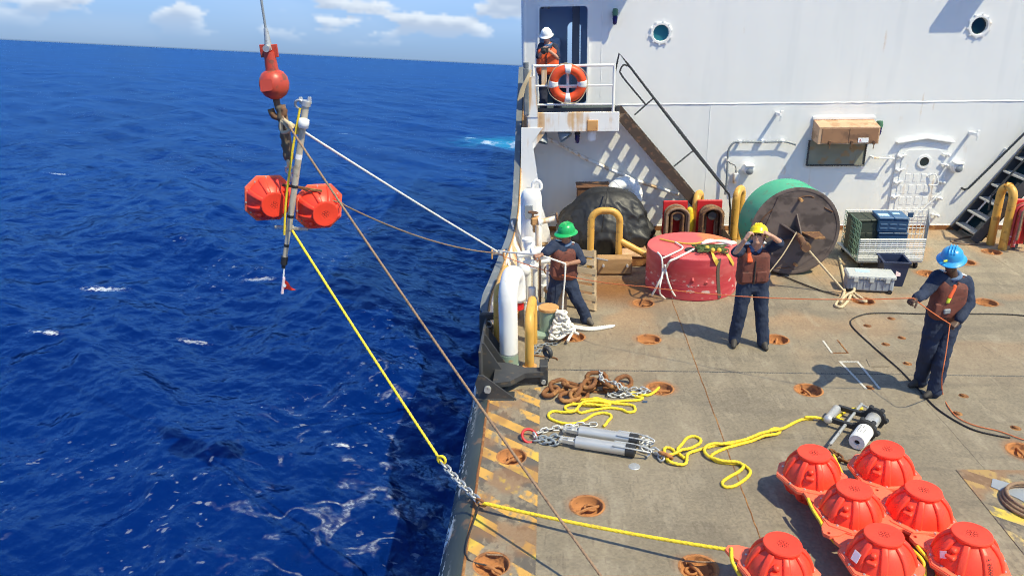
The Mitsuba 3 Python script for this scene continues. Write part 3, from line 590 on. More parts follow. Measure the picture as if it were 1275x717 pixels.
# ---------------------------------------------------------------- balcony platform by the doorway, with its railing
PY = WY - 1.15; FZ = 2.62
pf = thing('balcony_platform', 'rust-stained white balcony with railing outside the upper doorway', 'balcony')
px0, px1 = -0.447, 1.253
part(pf, 'floor', cbox(((px0 + px1) / 2, PY + .58, FZ - .035), (px1 - px0, 1.12, .05), .004), 'passage_floor')
part(pf, 'fascia', cbox(((px0 + px1) / 2, PY, FZ - .16), (px1 - px0, .05, .36), .008), 'white_rusty')
part(pf, 'toe_board', cbox(((px0 + px1) / 2 + .06, PY + .05, FZ + .045), (px1 - px0 - .2, .012, .09), .003), 'black_steel')
part(pf, 'end_block', cbox((px1 - .03, PY + .03, FZ + .06), (.07, .07, .13)), 'black_steel')
part(pf, 'side_fascia', cat(cbox((px1 - .02, PY + .6, FZ - .16), (.04, 1.1, .28))), 'white_rusty')
part(pf, 'bracket', plate([(0, 0), (.34, 0), (.34, -.04), (.06, -.42), (0, -.55)], .03, (px0 - .02, PY + .03, FZ - .33), (1, 0, 0), (0, 0, 1)), 'white_rusty')
part(pf, 'brace', tube([(-0.109, 16.0, 2.005), (0.847, 16.13, 1.469), (1.687, 16.15, 1.094), (2.597, 16.15, 0.787)], .035, 8), 'white_rusty')
xr0, xr1 = -0.337, 1.136
for z, r in ((3.475, .024), (3.119, .017), (2.778, .017)):
    part(pf, 'rail', cyl((xr0, PY, z), (xr1, PY, z), r, n=12), 'rail_white', None, True)
zr = 3.475
for x in (xr0, xr1): part(pf, 'post', cyl((x, PY, FZ - .04), (x, PY, zr + .02), .026, n=12), 'rail_white', None, True)
part(pf, 'post', cbox((-0.138, PY + .02, (zr + 3.118) / 2 - .02), (.10, .03, .34), .006), 'white_rusty', 'flat white plate hanging from the rail')
part(pf, 'end_stanchion', cat(cbox((px0 - .02, PY - .02, FZ + .40), (.10, .10, .86), .02), cyl((px0 - .02, PY - .02, FZ + .83), (px0 - .02, PY - .02, FZ + .92), .05)), 'grey_edge')
part(pf, 'kick_plate', plate([(0, 0), (.0, .70), (.16, .75), (.22, 0)], .02, (px0 - .02, PY - .02, FZ - .06), (1, 0, 0), (0, 0, 1)), 'white_rusty')
lr = thing('life_ring', 'orange life ring with white bands hung on the balcony railing', 'life ring')
lc = A((0.295, 15.05, 3.162)); part(lr, 'ring', torus(lc, .262, .085, (0, 1, .12), 44, 14), 'ring_orange', smooth=True)
for k in range(4):
    a = k * np.pi / 2 + np.pi / 2; part(lr, 'band', torus(lc, .262, .088, (0, 1, .12), 7, 14, a - .2, a + .2), 'reflective', smooth=True)
part(lr, 'grab_line', tube(curve([lc + [.36 * math.cos(t) * (1 + .03 * math.sin(4 * t)), -.03, .36 * math.sin(t) * (1 + .03 * math.sin(4 * t))] for t in np.arange(24) * 2 * np.pi / 24], .05, True), .008, 6, closed=True), 'rope_tan')
part(lr, 'hanger', cat(cbox(lc + [0, .07, .02], (.05, .02, .62)), cbox(lc + [0, .07, -.06], (.40, .02, .05))), 'white_rusty')
solo('rope_hank', cat(*[tube(curve([(-0.377, 15.03, 3.414), (-0.465, 14.97, 3.252) + A([.012 * k, 0, 0]), (-0.555, 14.97, 3.081) + A([.02 * k, 0, .01 * k]), (-0.616, 14.97, 2.88) + A([.028 * k, 0, .02 * k])], .05), .018) for k in range(4)]), 'rope_tan', 'hank of cream rope hanging outside the balcony corner', 'rope')
def flood(p, d, label):
    t = thing('floodlight', label, 'floodlight'); p = A(p); m = lathe([(.03, 0), (.07, .03), (.13, .19), (.135, .22)], p, d, 20)
    part(t, 'housing', m, 'lamp_grey'); part(t, 'lens', lathe([(.0001, .20), (.128, .20)], p, d, 20), 'glass_dark', None, False); part(t, 'yoke', bar(p + [0, .03, .02], (p[0], p[1] + .05, FZ - .06), .03, .03), 'black_steel')
flood((-0.15, 15.3, 2.258), (-.25, -.35, -.9), 'grey floodlight nearest the ship side under the balcony')
flood((0.154, 15.3, 2.301), (.55, -.3, -.75), 'second grey floodlight under the balcony, tilted to the right')
well_lamp((0.491, 15.35, 2.213), ('black_plastic', 'lamp_blue'), 'dark blue lamp hanging under the balcony between the floodlights')
vc = thing('vent_canister', 'small white canister under the rusty corner of the balcony', 'canister'); p = A((0.76, 15.25, 2.214))
part(vc, 'body', lathe([(.0001, -.14), (.07, -.13), (.085, -.10), (.085, .10), (.0001, .11)], p, (0, 0, 1), 20), 'white_fitting'); part(vc, 'bracket', cbox(p + [0, -.17, .18], (.20, .05, .20), .01), 'rust_cap')

# ---------------------------------------------------------------- stairs
def stairs(t, a, b, y0, y1, n, mat, tread):
    """a steep ladder from its foot a to its head b (x, z), between y0 and y1"""
    for y in (y0, y1): part(t, 'stringer', bar((a[0], y, a[1]), (b[0], y, b[1]), .03, .20, (0, 1, 0)) if False else plate(sg.LineString([a, b]).buffer(.088, cap_style='flat'), .03, (0, y + .015, 0), (1, 0, 0), (0, 0, 1)), mat)
    for k in range(n):
        u = (k + .5) / n; part(t, 'tread', cbox((a[0] + (b[0] - a[0]) * u, (y0 + y1) / 2, a[1] + (b[1] - a[1]) * u), (.18, y1 - y0 - .04, .035), .005), tread)
st = thing('staircase', 'steep rusty brown staircase down from the balcony with black handrails', 'stairs')
SY0, SY1 = WY - 1.08, WY - .07
hA, hB = (1.302, 2.537), (2.805, 0.834)
sl = (hB[1] - hA[1]) / (hB[0] - hA[0]); foot = (hA[0] + (.02 - hA[1]) / sl, .02)
stairs(st, foot, hA, SY0, SY1, 11, 'stair_brown', 'stair_brown')
hr = [(1.152, 15.17, 3.324), (1.222, 15.17, 3.67), (1.388, 15.17, 3.478), (1.88, 15.17, 2.869), (2.644, 15.17, 1.926), (3.283, 15.17, 1.18), (3.401, 15.17, 1.038), (3.448, 15.17, 0.736), (3.464, 15.17, 0.25)]
part(st, 'handrail', tube(curve(hr[:5], .05) if False else hr, .019, 8), 'black_rail', None, True)
part(st, 'handrail', tube(curve([(1.448, 15.17, 3.42), (1.315, 15.17, 3.471), (1.253, 15.17, 3.38), (1.293, 15.17, 3.265), (1.738, 15.17, 2.754)], .05), .016, 8), 'black_rail', None, True)
part(st, 'handrail', tube([(1.472, 15.75, 3.39), (1.967, 15.75, 2.788), (3.44, 15.75, 1.034)], .016, 8), 'black_rail', None, True)
for a, b in (((1.894, 15.17, 2.884), (1.538, 15.17, 2.565)), ((2.689, 15.17, 1.91), (2.318, 15.17, 1.591))): part(st, 'rail_post', tube([a, b], .014, 8), 'black_rail')
st2 = thing('staircase', 'dark steel staircase at the right edge rising past the red hose', 'stairs')
a2, b2 = (8.292, 0.172), (9.271, 1.614)
sl = (b2[1] - a2[1]) / (b2[0] - a2[0]); a2 = (a2[0] - (a2[1] - .05) / sl, .05); b2 = (a2[0] + 2.4 / sl, 2.45)
stairs(st2, a2, b2, WY - .95, WY - .12, 9, 'black_steel', 'galvanised')
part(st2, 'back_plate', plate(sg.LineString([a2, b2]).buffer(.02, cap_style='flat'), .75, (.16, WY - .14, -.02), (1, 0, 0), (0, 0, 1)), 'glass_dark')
part(st2, 'handrail', tube([(8.37, 15.3, 0.679), (8.372, 15.3, 0.98), (8.829, 15.3, 1.641), (9.215, 15.3, 2.206)], .018), 'black_rail')
wr = thing('wall_handrail', 'black handrail fixed to the white wall at the right', 'handrail')
part(wr, 'bar', tube([(8.272, 16.13, 0.872), (8.346, 16.13, 0.896), (9.5, 16.13, 2.35)], .022), 'black_rail'); q = A((8.272, 16.13, 0.872))
part(wr, 'bracket', cyl(q, (q[0], WY, q[2]), .02), 'black_rail'); q = A((8.958, 16.13, 1.668)); part(wr, 'bracket', cyl(q, (q[0], WY, q[2]), .016), 'white_fitting')

# ---------------------------------------------------------------- orange floats
def dome(sgn=1):
    pr = [(.285, .0), (.285, .018), (.272, .026), (.268, .05), (.252, .10), (.226, .155), (.192, .20), (.160, .230), (.149, .240), (.153, .262), (.162, .278), (.158, .290), (.149, .294), (.120, .289), (.0001, .285)] if sgn > 0 else \
         [(.285, .0), (.285, -.018), (.266, -.026), (.256, -.07), (.225, -.13), (.18, -.175), (.14, -.205), (.138, -.246), (.0001, -.248)]
    return lathe(pr if sgn < 0 else pr[::-1], (0, 0, 0), n=48)
def oct_flange():
    o = .308; c = .15
    P = sg.Polygon([(-o + c, -o), (o - c, -o), (o, -o + c), (o, o - c), (o - c, o), (-o + c, o), (-o, o - c), (-o, -o + c)]).buffer(-.02).buffer(.02, 4)
    return cat(plate(P, .030, (0, 0, -.006)), plate(P.buffer(-.008), .012, (0, 0, .022)))
def rib_mesh(a, lower=False):
    P = [(.276, .015), (.270, .055), (.256, .105), (.230, .160), (.196, .208), (.160, .240)] if not lower else [(.27, .012), (.258, .07), (.23, .13), (.19, .17)]; hs = []
    for (r0, z0), (r1, z1) in zip(P[:-1], P[1:]):
        s = []
        for r, z in ((r0, z0), (r1, z1)):
            w = .014 * (r / .25) + .002
            for k in (-1, 1): s.append(Manifold.sphere(.019, 12).translate((r - .004, k * w, z * (-1 if lower else 1))))
        hs.append(Manifold.batch_hull(s))
    m = to_tm(Manifold.batch_boolean(hs, m3.OpType.Add)); m.vertices = m.vertices @ rotz(a).T; return m
def lug_mesh(a):
    m = cat(cbox((.240, 0, .140), (.07, .085, .045), .016), cbox((.215, 0, .195), (.06, .055, .05), .020)); m.vertices = m.vertices @ rotz(a).T; return m
def holes():
    ms = []
    for k in range(6):
        a = k * 1.047 + .3; c = A([math.cos(a), math.sin(a)]) * .030
        for j in range(6):
            q = c + .017 * A([math.cos(j * 1.047), math.sin(j * 1.047)]); ms.append(cyl((q[0], q[1], .281), (q[0], q[1], .2875), .0042, n=8))
    return cat(ms)
UP, LOW, FLG, HOL = dome(1), dome(-1), oct_flange(), holes()
RIBS = [rib_mesh(k * np.pi / 4 + .39) for k in range(8)]; LRIBS = [rib_mesh(k * np.pi / 4 + .39, True) for k in range(8)]; LUGS = [lug_mesh(k * np.pi / 2 + .78) for k in range(0, 4, 2)]
TAB = plate(sg.Polygon([(0, -.11), (.10, -.085), (.17, -.03), (.17, .03), (.10, .085), (0, .11)], [circ(.135, 0, .018, 12)]), .034, (.295, 0, -.008))
bolt = lathe([(.0001, .042), (.010, .042), (.012, .036), (.012, .026)], (0, 0, 0), n=10)
def make_float(name, label, group, c, yaw, tilt=(0, 0), tabs=(), axis=None, s=1.0):
    t = thing(name, label, 'float', group)
    if axis is None: R = rotx(tilt[0]) @ roty(tilt[1]) @ rotz(yaw)
    else:
        z = unit(axis); x = unit(np.cross((0, .0, 1), z)); R = np.stack([x, np.cross(z, x), z], 1) @ rotz(yaw)
    T4 = np.eye(4); T4[:3, :3] = R * s; T4[:3, 3] = c
    u = copy_part(t, 'upper_shell', 'f_up', UP, 'orange_plastic', T4, 40); copy_part(t, 'lower_shell', 'f_low', LOW, 'orange_plastic', T4, 40)
    T6 = T4.copy(); T6[:3, :3] = T4[:3, :3] @ np.diag([1., 1., 1.] if axis is None else [.94, .94, 1.]); copy_part(t, 'flange', 'f_flg', FLG, 'flange_plastic' if axis is None else 'orange_plastic', T6, 30)
    copy_part(u, 'vent_pattern', 'f_hol', HOL, 'vent_dark', T4, False)
    for k in range(8): copy_part(u, 'rib', f'f_rib{k}', RIBS[k], 'orange_plastic', T4, 60)
    for k in range(8): copy_part(t + '__lower_shell', 'rib', f'f_lrib{k}', LRIBS[k], 'orange_plastic', T4, 60)
    for k in range(2): copy_part(u, 'lug', f'f_lug{k}', LUGS[k], 'orange_plastic', T4, 50)
    for k in range(12):
        a = k * np.pi / 6 + .13; r = .281 if axis is not None else .288 if k % 3 else .296
        T5 = T4.copy(); T5[:3, 3] = T4[:3, :3] @ A([r * math.cos(a), r * math.sin(a), 0]) + T4[:3, 3]; copy_part(t, 'bolt', 'f_bolt', bolt, 'galvanised', T5)
    for a in tabs:
        T5 = T4.copy(); T5[:3, :3] = T4[:3, :3] @ rotz(a); copy_part(t, 'rope_tab', 'f_tab', TAB, 'flange_plastic', T5)
    return t, T4
G = 'orange floats standing in a cluster on the deck'
FC = A([(1.932, 5.599), (2.833, 5.735), (3.57, 5.77), (2.805, 6.396), (3.421, 6.392), (2.621, 6.991), (3.369, 7.086)])
FL = ['orange float nearest the port side, alone at the left of the front row', 'orange float with a white sticker in the middle of the front row', 'orange float with black printed numbers, rightmost of the front row',
      'orange float in the middle row, left of its neighbour', 'orange float in the middle row, right of its neighbour', 'rear orange float on the left, beside the yellow rope and nearest the silver cylinders', 'rear orange float on the right, just behind the black and white instrument']
YAW = [.35, .1, -.25, .18, -.05, .4, .12]; TAB_A = [(2.55,), (2.2,), (2.4,), (2.35, -2.35), (3.6, 2.2), (-1.1,), (3.9,)]
FZC = .250; FT = []
for k in range(7):
    c = (FC[k][0], FC[k][1], FZC)
    t, T4 = make_float('float', FL[k], G, c, YAW[k], (rng.normal() * .025, rng.normal() * .025), [a - YAW[k] for a in TAB_A[k]]); FT.append((t, T4))
def on_float(k, name, mesh, mat, ang, z0=.02, z1=.2):
    """stick a flat mesh (x right, y up) on the upper shell at an angle"""
    T4 = FT[k][1]; p0, p1 = A([.266 * math.cos(ang), .266 * math.sin(ang), .06]), A([.205 * math.cos(ang), .205 * math.sin(ang), .19])
    p0 *= A([1.05, 1.05, 1]); p1 *= A([1.06, 1.06, 1])
    yv = unit(p1 - p0); xv = A([-math.sin(ang), math.cos(ang), 0]); zv = np.cross(xv, yv); o = (p0 + p1) / 2 + zv * .022
    v = mesh.vertices @ np.stack([xv, yv, zv]) + o; v = v @ T4[:3, :3].T + T4[:3, 3]
    part(FT[k][0], name, tm(v, mesh.faces), mat, smooth=False)
on_float(1, 'sticker', cbox((0, 0, .002), (.075, .09, .004), .001), 'label_white', 3.65 - .25)
on_float(2, 'sticker', cbox((0, 0, .002), (.06, .06, .004), .001, rotz(.6)), 'label_pink', 3.72)
tx = meshkit.text_mesh('1 2000 1', .030, .003); tx.vertices = (tx.vertices - A([.09, .015, 0])) @ rotz(-1.57).T
on_float(2, 'printed_number', tx, 'ink', 5.15)

# ---------------------------------------------------------------- lifting hook, pole with two floats, flag
HY = 9.2
hk = thing('hook_ball', 'red painted crane hook ball hanging over the sea', 'crane hook')
hc = A((-3.145, 9.2, 3.91)); hd = unit(A((-3.17, 9.2, 4.816)) - A((-3.131, 9.2, 3.69)))
part(hk, 'ball', lathe([(.0001, -.175), (.06, -.165), (.12, -.125), (.155, -.07), (.168, 0), (.155, .07), (.12, .125), (.075, .15)], hc, hd, 36), 'ball_red', None, True)
nk = hc + hd * .14
part(hk, 'neck', cat(cyl(nk, nk + hd * .21, .072, .062, 20), bar(nk + hd * .15 + [-.045, 0, 0], nk + hd * .29 + [-.045, 0, 0], .03, .11), bar(nk + hd * .15 + [.045, 0, 0], nk + hd * .29 + [.045, 0, 0], .03, .11)), 'ball_red')
part(hk, 'pin', cyl(nk + hd * .25 + [0, -.09, 0], nk + hd * .25 + [0, .08, 0], .038, n=16), 'galvanised')
part(hk, 'socket', cyl(nk + hd * .23, nk + hd * .46, .045, .022, 14), 'galvanised')
part(hk, 'cover', plate(rrect(-.075, -.06, .065, .07, .02), .012, hc + A([-.03, -.160, .0]), (1, 0, .1), (0, .15, 1)), 'ball_red')
part(hk, 'hook', tube(curve([hc - hd * .15, hc - hd * .24, hc - hd * .30 + [.07, 0, 0], hc - hd * .37 + [.03, 0, 0], hc - hd * .36 + [-.06, 0, 0], hc - hd * .28 + [-.085, 0, 0]], .03), .038, 10), 'brown_steel', None, True)
solo('crane_wire', tube([nk + hd * .42, nk + hd * 5.5], .014, 8), 'lamp_grey', 'grey steel wire running up from the red hook ball', 'wire', smooth=True)
sl = thing('lifting_sling', 'dark worn sling with tan eyes hanging from the crane hook', 'sling')
spts = [(-3.124, 9.2, 3.671), (-3.112, 9.2, 3.534), (-3.104, 9.2, 3.368), (-3.098, 9.2, 3.181), (-3.092, 9.2, 3.039)]
part(sl, 'webbing', tube(curve(spts, .03), [.045 + .008 * math.sin(k * 1.9) for k in range(len(curve(spts, .03)))], 8), 'strap_dark', None, True)
part(sl, 'webbing', tube(curve(A(spts) + A([.04, .03, 0]), .03), .03, 8), 'rope_brown', None, True)
part(sl, 'eye', torus((-3.091, 9.2, 3.001), .05, .016, (1, .3, 0), 20, 8), 'rope_tan', None, True)
part(sl, 'shackle', cat(torus((-3.086, 9.2, 2.924), .045, .014, (.2, 1, 0), 20, 8), cyl((-3.135, 9.2, 2.953), (-3.03, 9.2, 2.953), .014)), 'galvanised', None, True)
part(sl, 'rod', cyl((-3.085, 9.2, 2.895), (-3.079, 9.2, 2.779), .022), 'galvanised')
pa, pb = A((-2.762, 9.05, 3.681)), A((-3.223, 9.05, 1.875)); pd = unit(pb - pa)
po = thing('float_pole', 'grey pole with a yellow line taped along it between two hanging floats', 'pole')
part(po, 'tube', cyl(pa, pa + (pb - pa) * .80, .037, n=20), 'pole_tan', None, True)
part(po, 'tube', cyl(pa + (pb - pa) * .80, pb, .029, n=18), 'pole_tan', None, True)
part(po, 'end_fitting', cat(cyl(pb - pd * .02, pb + pd * .08, .04), cyl(pb + pd * .08, pb + pd * .13, .024)), 'black_plastic')
part(po, 'top_fork', cat(cyl(pa, pa - pd * .06, .05), bar(pa + [-.05, 0, .02], pa + [-.05, 0, .10], .02, .04), bar(pa + [.05, 0, .02], pa + [.05, 0, .10], .02, .04)), 'alu')
part(po, 'top_shackle', torus(pa + [-.07, 0, .02], .05, .014, (0, 1, .3), 18, 8), 'galvanised', None, True)
part(po, 'light', lathe([(.0001, -.06), (.055, -.05), (.062, 0), (.055, .05), (.0001, .06)], pa + pd * .19 + [.015, -.045, 0], pd, 20), 'white_plain', None, True)
for u in (.50, .70, .90): part(po, 'tape', cyl(pa + (pb - pa) * u, pa + (pb - pa) * u + pd * .035, .040 if u < .8 else .032, n=18), 'black_rubber')
part(po, 'label', cyl(pa + (pb - pa) * .30, pa + (pb - pa) * .30 + pd * .06, .0385, n=18), 'label_white')
part(po, 'yellow_line', tube(curve([pa + [-.06, -.03, -.02], pa + (pb - pa) * .25 + [-.072, -.04, 0], pa + (pb - pa) * .6 + [-.068, -.04, 0], pa + (pb - pa) * .83 + [-.03, -.05, 0]], .08), .014), 'rope_yellow', None, True)
pm_ = pa + (pb - pa) * .80
part(po, 'cross_clamp', cat(bar(pm_ + [-.20, .10, .0], pm_ + [.20, .10, -.03], .04, .035), bar(pm_ + [0, -.02, 0], pm_ + [0, .12, 0], .06, .035)), 'galvanised')
pm2 = pa + (pb - pa) * .52
part(po, 'cross_clamp', bar(pm2 + [-.16, .06, .02], pm2 + [.30, .08, -.06], .03, .03), 'rust')
ax = A((-0.099, -0.99, -0.099))
hf1 = make_float('hanging_float', 'left orange float clamped to the pole hanging over the sea', 'pair of orange floats hanging from the hook', A((-3.422, 9.3, 2.559)), -.10, axis=unit([.52, -.80, -.10]), s=.96)
hf2 = make_float('hanging_float', 'right orange float clamped to the pole hanging over the sea', 'pair of orange floats hanging from the hook', A((-2.813, 9.3, 2.451)), -.10, axis=unit([.50, -.82, -.12]), s=.96)
fg = thing('marker_flag', 'small red triangular flag on a white staff below the hanging pole', 'flag')
fa, fb_ = A((-3.228, 9.05, 1.834)), A((-3.309, 9.05, 1.415))
part(fg, 'staff', tube([fa, fb_], .010), 'label_white')
part(fg, 'staff_sleeve', cyl(A((-3.261, 9.05, 1.626)), fb_, .018), 'label_pink')
f0, f1, f2 = A((-3.262, 9.05, 1.594)), A((-3.121, 9.0, 1.477)), A((-3.288, 9.05, 1.468))
def flag_mesh():
    v = []; 
    for k in range(9):
        u = k / 8; a, b = f0 * (1 - u) + f1 * u, f2 * (1 - u) + f1 * u; w = A([0, .02 * math.sin(u * 7), 0]); v += [a + w, b + w, a + w + [0, .004, 0], b + w + [0, .004, 0]]
    f = []
    for k in range(8):
        q = 4 * k; f += [(q, q + 1, q + 5, q + 4), (q + 2, q + 6, q + 7, q + 3), (q, q + 4, q + 6, q + 2), (q + 1, q + 3, q + 7, q + 5)]
    return tm(v, f)
part(fg, 'cloth', flag_mesh(), 'flag_red', None, True); part(fg, 'emblem', lathe([(.0001, .003), (.022, .003), (.022, 0)], f0 * .45 + f2 * .45 + f1 * .1 + A([0, -.012, 0]), (0, -1, 0), 16), 'label_white')

# ---------------------------------------------------------------- lines in the air
tw = A((-0.868, 12.13, 0.862)); tw[2] += .06
fl = thing('fairlead', 'small roller fairlead on the bulwark top where the lines cross', 'fairlead')
part(fl, 'roller', cyl(tw + [-.07, 0, -.03], tw + [.10, 0, -.03], .035), 'galvanised', None, True)
for s in (-.08, .11): part(fl, 'cheek', cbox(tw + [s, 0, -.05], (.025, .10, .14)), 'rust_cap')
solo('white_tag_line', tube(np.vstack([curve([(-3.08, 9.15, 3.515), (-2.975, 9.1, 3.486)], .05), sag((-2.957, 9.15, 3.45), tw, .02, 30)]), .014, 8), 'rope_white', 'taut white line from the hanging pole to the bulwark top', 'rope', smooth=True)
solo('red_tag_line', tube(np.vstack([sag((-3.057, 9.1, 2.784), (-2.497, 9.2, 2.512), .02, 8), sag((-2.461, 9.2, 2.482), tw + A([.03, -.12, .01]), .12, 30)]), .0095, 6), 'rope_brown', 'thin reddish line sagging from the hanging floats to the bulwark', 'rope', smooth=True)
bl_a, bl_m = A((-3.059, 9.1, 3.559)), A((-2.869, 9.0, 3.339))
bl_b = A((0.386, 4.9, 0.771)); bl_c = A((0.686, 5.223, 0.02))
def taut(p, q, d, n=40): return sag(p, q, d, n)
solo('brown_tag_line', rope(taut(bl_a, bl_c, .07), .0125), 'rope_brown', 'brown line running from the hook down across the striped deck edge', 'rope', smooth=True)
solo('white_knot', cat(tube(curve([(-3.062, 9.1, 3.532), (-2.96, 9.05, 3.476), (-2.891, 9.05, 3.439), (-2.89, 9.05, 3.366)], .03), .022), tube(curve([(-3.028, 9.05, 3.531), (-2.93, 9.0, 3.448), (-3.081, 9.1, 3.377), (-3.075, 9.1, 3.505), (-2.968, 9.05, 3.412)], .03), .02)), 'rope_tan', 'knotted rope ends at the sling under the hook', 'rope')
yl_b = A((-1.172, 7.35, 0.125))
solo('yellow_lift_line', rope(sag((-3.106, 9.1, 2.204), yl_b, .02, 30), .015), 'rope_yellow', 'straight yellow line from the pole down to the chain at the hull edge', 'rope', smooth=True)
ec = thing('edge_chain', 'galvanised chain hanging over the hull edge between two yellow ropes', 'chain')
ed = A((-0.702, 6.699, 0.1))
chain(ec, [yl_b, (yl_b + ed) / 2 - A([0, 0, .02]), ed], .105, .012, .055, 'galvanised')
part(ec, 'thimble', torus(yl_b + [-.01, .02, .03], .045, .016, (.3, 1, 0), 18, 8), 'rope_yellow', None, True); part(ec, 'shackle', torus(ed, .05, .016, (.6, 1, .5), 18, 8), 'rust', None, True)
tab0 = FT[0][1][:3, :3] @ (rotz(TAB_A[0][0] - YAW[0]) @ A([.43, 0, .01])) + FT[0][1][:3, 3]
solo('yellow_deck_line', rope(sag(ed + A([.02, -.03, .02]), tab0, .03, 24), .017), 'rope_yellow', 'tight yellow rope from the hull edge chain to the nearest float', 'rope', smooth=True)
solo('thin_black_line', tube(curve([(-0.722, 6.727, 0.06), (-0.79, 6.014, 0.03), (-0.548, 5.941, -0.05)], .05), .008), 'cable_black', 'thin black line from the edge chain into the nearest rusty deck socket', 'line')
tabs = []
for k in range(7):
    for a in TAB_A[k]: tabs.append(FT[k][1][:3, :3] @ (rotz(a - YAW[k]) @ A([.425, 0, .03])) + FT[k][1][:3, 3])
pA = [(2.773, 6.804, 0.42), (2.794, 6.704, 0.36), (2.817, 6.628, 0.34)]
solo('yellow_float_rope', tube(curve([tabs[0], A((1.556, 5.667, 0.28)), A((1.614, 5.592, 0.2)), A((1.653, 5.484, 0.1))], .05), .017), 'rope_yellow', 'yellow rope end hanging from the tab of the float nearest the port side', 'rope', smooth=True)
solo('yellow_float_rope', tube(curve([(2.453, 6.561, 0.3), (2.46, 6.426, 0.28), (2.492, 6.275, 0.25), (2.515, 6.152, 0.22), (2.616, 6.076, 0.14), (2.784, 6.044, 0.08), (2.946, 6.085, 0.05)], .04), .017), 'rope_yellow', 'yellow rope threaded along the left flanks of the front floats', 'rope', smooth=True)
solo('yellow_float_rope', tube(curve([(3.062, 7.629, 0.1), (2.986, 7.277, 0.2), (2.98, 7.061, 0.2), (3.071, 7.054, 0.1), (3.201, 6.846, 0.22), (3.468, 6.852, 0.22), (3.548, 6.929, 0.1), (3.31, 6.757, 0.2), (3.227, 6.868, 0.1)], .04), .016), 'rope_yellow', 'yellow rope running between the rear and the middle floats', 'rope', smooth=True)
solo('yellow_float_rope', cat(tube(curve([(3.195, 5.984, 0.2), (3.18, 5.836, 0.26), (3.205, 5.758, 0.24), (3.206, 5.692, 0.15), (3.177, 5.573, 0.1)], .04), .016), tube(curve([(3.224, 5.943, 0.26), (3.247, 5.829, 0.25), (3.306, 5.727, 0.2), (3.404, 5.732, 0.12), (3.354, 5.704, 0.1), (3.308, 5.73, 0.12)], .04), .016)), 'rope_yellow', 'yellow rope between the two right hand floats of the front row', 'rope', smooth=True)
gf = thing('float_chain', 'short rusty chain and shackle lying between the rear floats', 'chain')
chain(gf, [(3.12, 7.835, 0.03), (3.167, 7.66, 0.03), (3.267, 7.6, 0.03), (3.386, 7.696, 0.03)], .12, .013, .06, 'rust')

# ---------------------------------------------------------------- ropes and gear lying on the deck
def lay(name, pts, r, mat, label, cat_='rope', z=None, lift=.5):
    P = curve(pts, .025); z0 = r if z is None else z
    for k in range(len(P)):        # ride over what was laid before
        P[k, 2] = z0
    idx = [k for k in range(0, len(P), 3)]
    for i in idx:
        near = [j for j in idx if j < i - int(.18 / .025) and abs(P[j, 0] - P[i, 0]) < 2 * r and abs(P[j, 1] - P[i, 1]) < 2 * r]
        if near: P[max(0, i - 3):i + 4, 2] = np.maximum(P[max(0, i - 3):i + 4, 2], max(P[j, 2] for j in near) + 1.7 * r)
    P[:, 2] = np.convolve(np.pad(P[:, 2], 3, 'edge'), np.ones(7) / 7, 'valid')
    return solo(name, rope(P, r) if 'hose' not in cat_ else tube(P, r, 8), mat, label, cat_, smooth=True)
lay('yellow_rope', [(1.394, 9.304, 0.0), (1.322, 9.183, 0.0), (1.233, 9.099, 0.0), (1.121, 9.109, 0.0), (1.041, 9.167, 0.0), (1.024, 9.107, 0.0), (1.081, 9.05, 0.0), (1.152, 9.028, 0.0), (1.106, 8.969, 0.0), (0.936, 8.944, 0.0), (0.766, 8.918, 0.0), (0.657, 8.962, 0.0), (0.575, 9.007, 0.0), (0.517, 8.983, 0.0), (0.52, 8.926, 0.0), (0.612, 8.905, 0.0), (0.651, 8.86, 0.0), (0.537, 8.813, 0.0), (0.371, 8.833, 0.0), (0.267, 8.876, 0.0), (0.296, 8.945, 0.0), (0.431, 8.947, 0.0), (0.653, 8.894, 0.0), (0.983, 8.843, 0.0), (1.03, 8.755, 0.0), (1.009, 8.678, 0.0), (0.926, 8.666, 0.0), (0.863, 8.73, 0.0), (0.7, 8.761, 0.0), (0.476, 8.691, 0.0), (0.365, 8.635, 0.0), (0.306, 8.688, 0.0), (0.201, 8.686, 0.0), (0.169, 8.752, 0.0), (0.204, 8.808, 0.0), (0.343, 8.81, 0.0), (0.592, 8.792, 0.0), (0.732, 8.817, 0.0), (0.454, 8.823, 0.0), (0.369, 8.766, 0.0), (0.282, 8.633, 0.0), (0.146, 8.642, 0.0), (0.036, 8.673, 0.0), (-0.03, 8.607, 0.0), (-0.024, 8.511, 0.0), (0.049, 8.438, 0.0), (0.142, 8.388, 0.0), (0.254, 8.38, 0.0), (0.357, 8.423, 0.0), (0.441, 8.508, 0.0), (0.527, 8.605, 0.0), (0.638, 8.639, 0.0), (0.717, 8.598, 0.0), (0.723, 8.534, 0.0), (0.68, 8.449, 0.0), (0.642, 8.356, 0.0), (0.614, 8.325, 0.0)], .017, 'rope_yellow', 'loosely coiled yellow rope on the deck in front of the rusty chain')
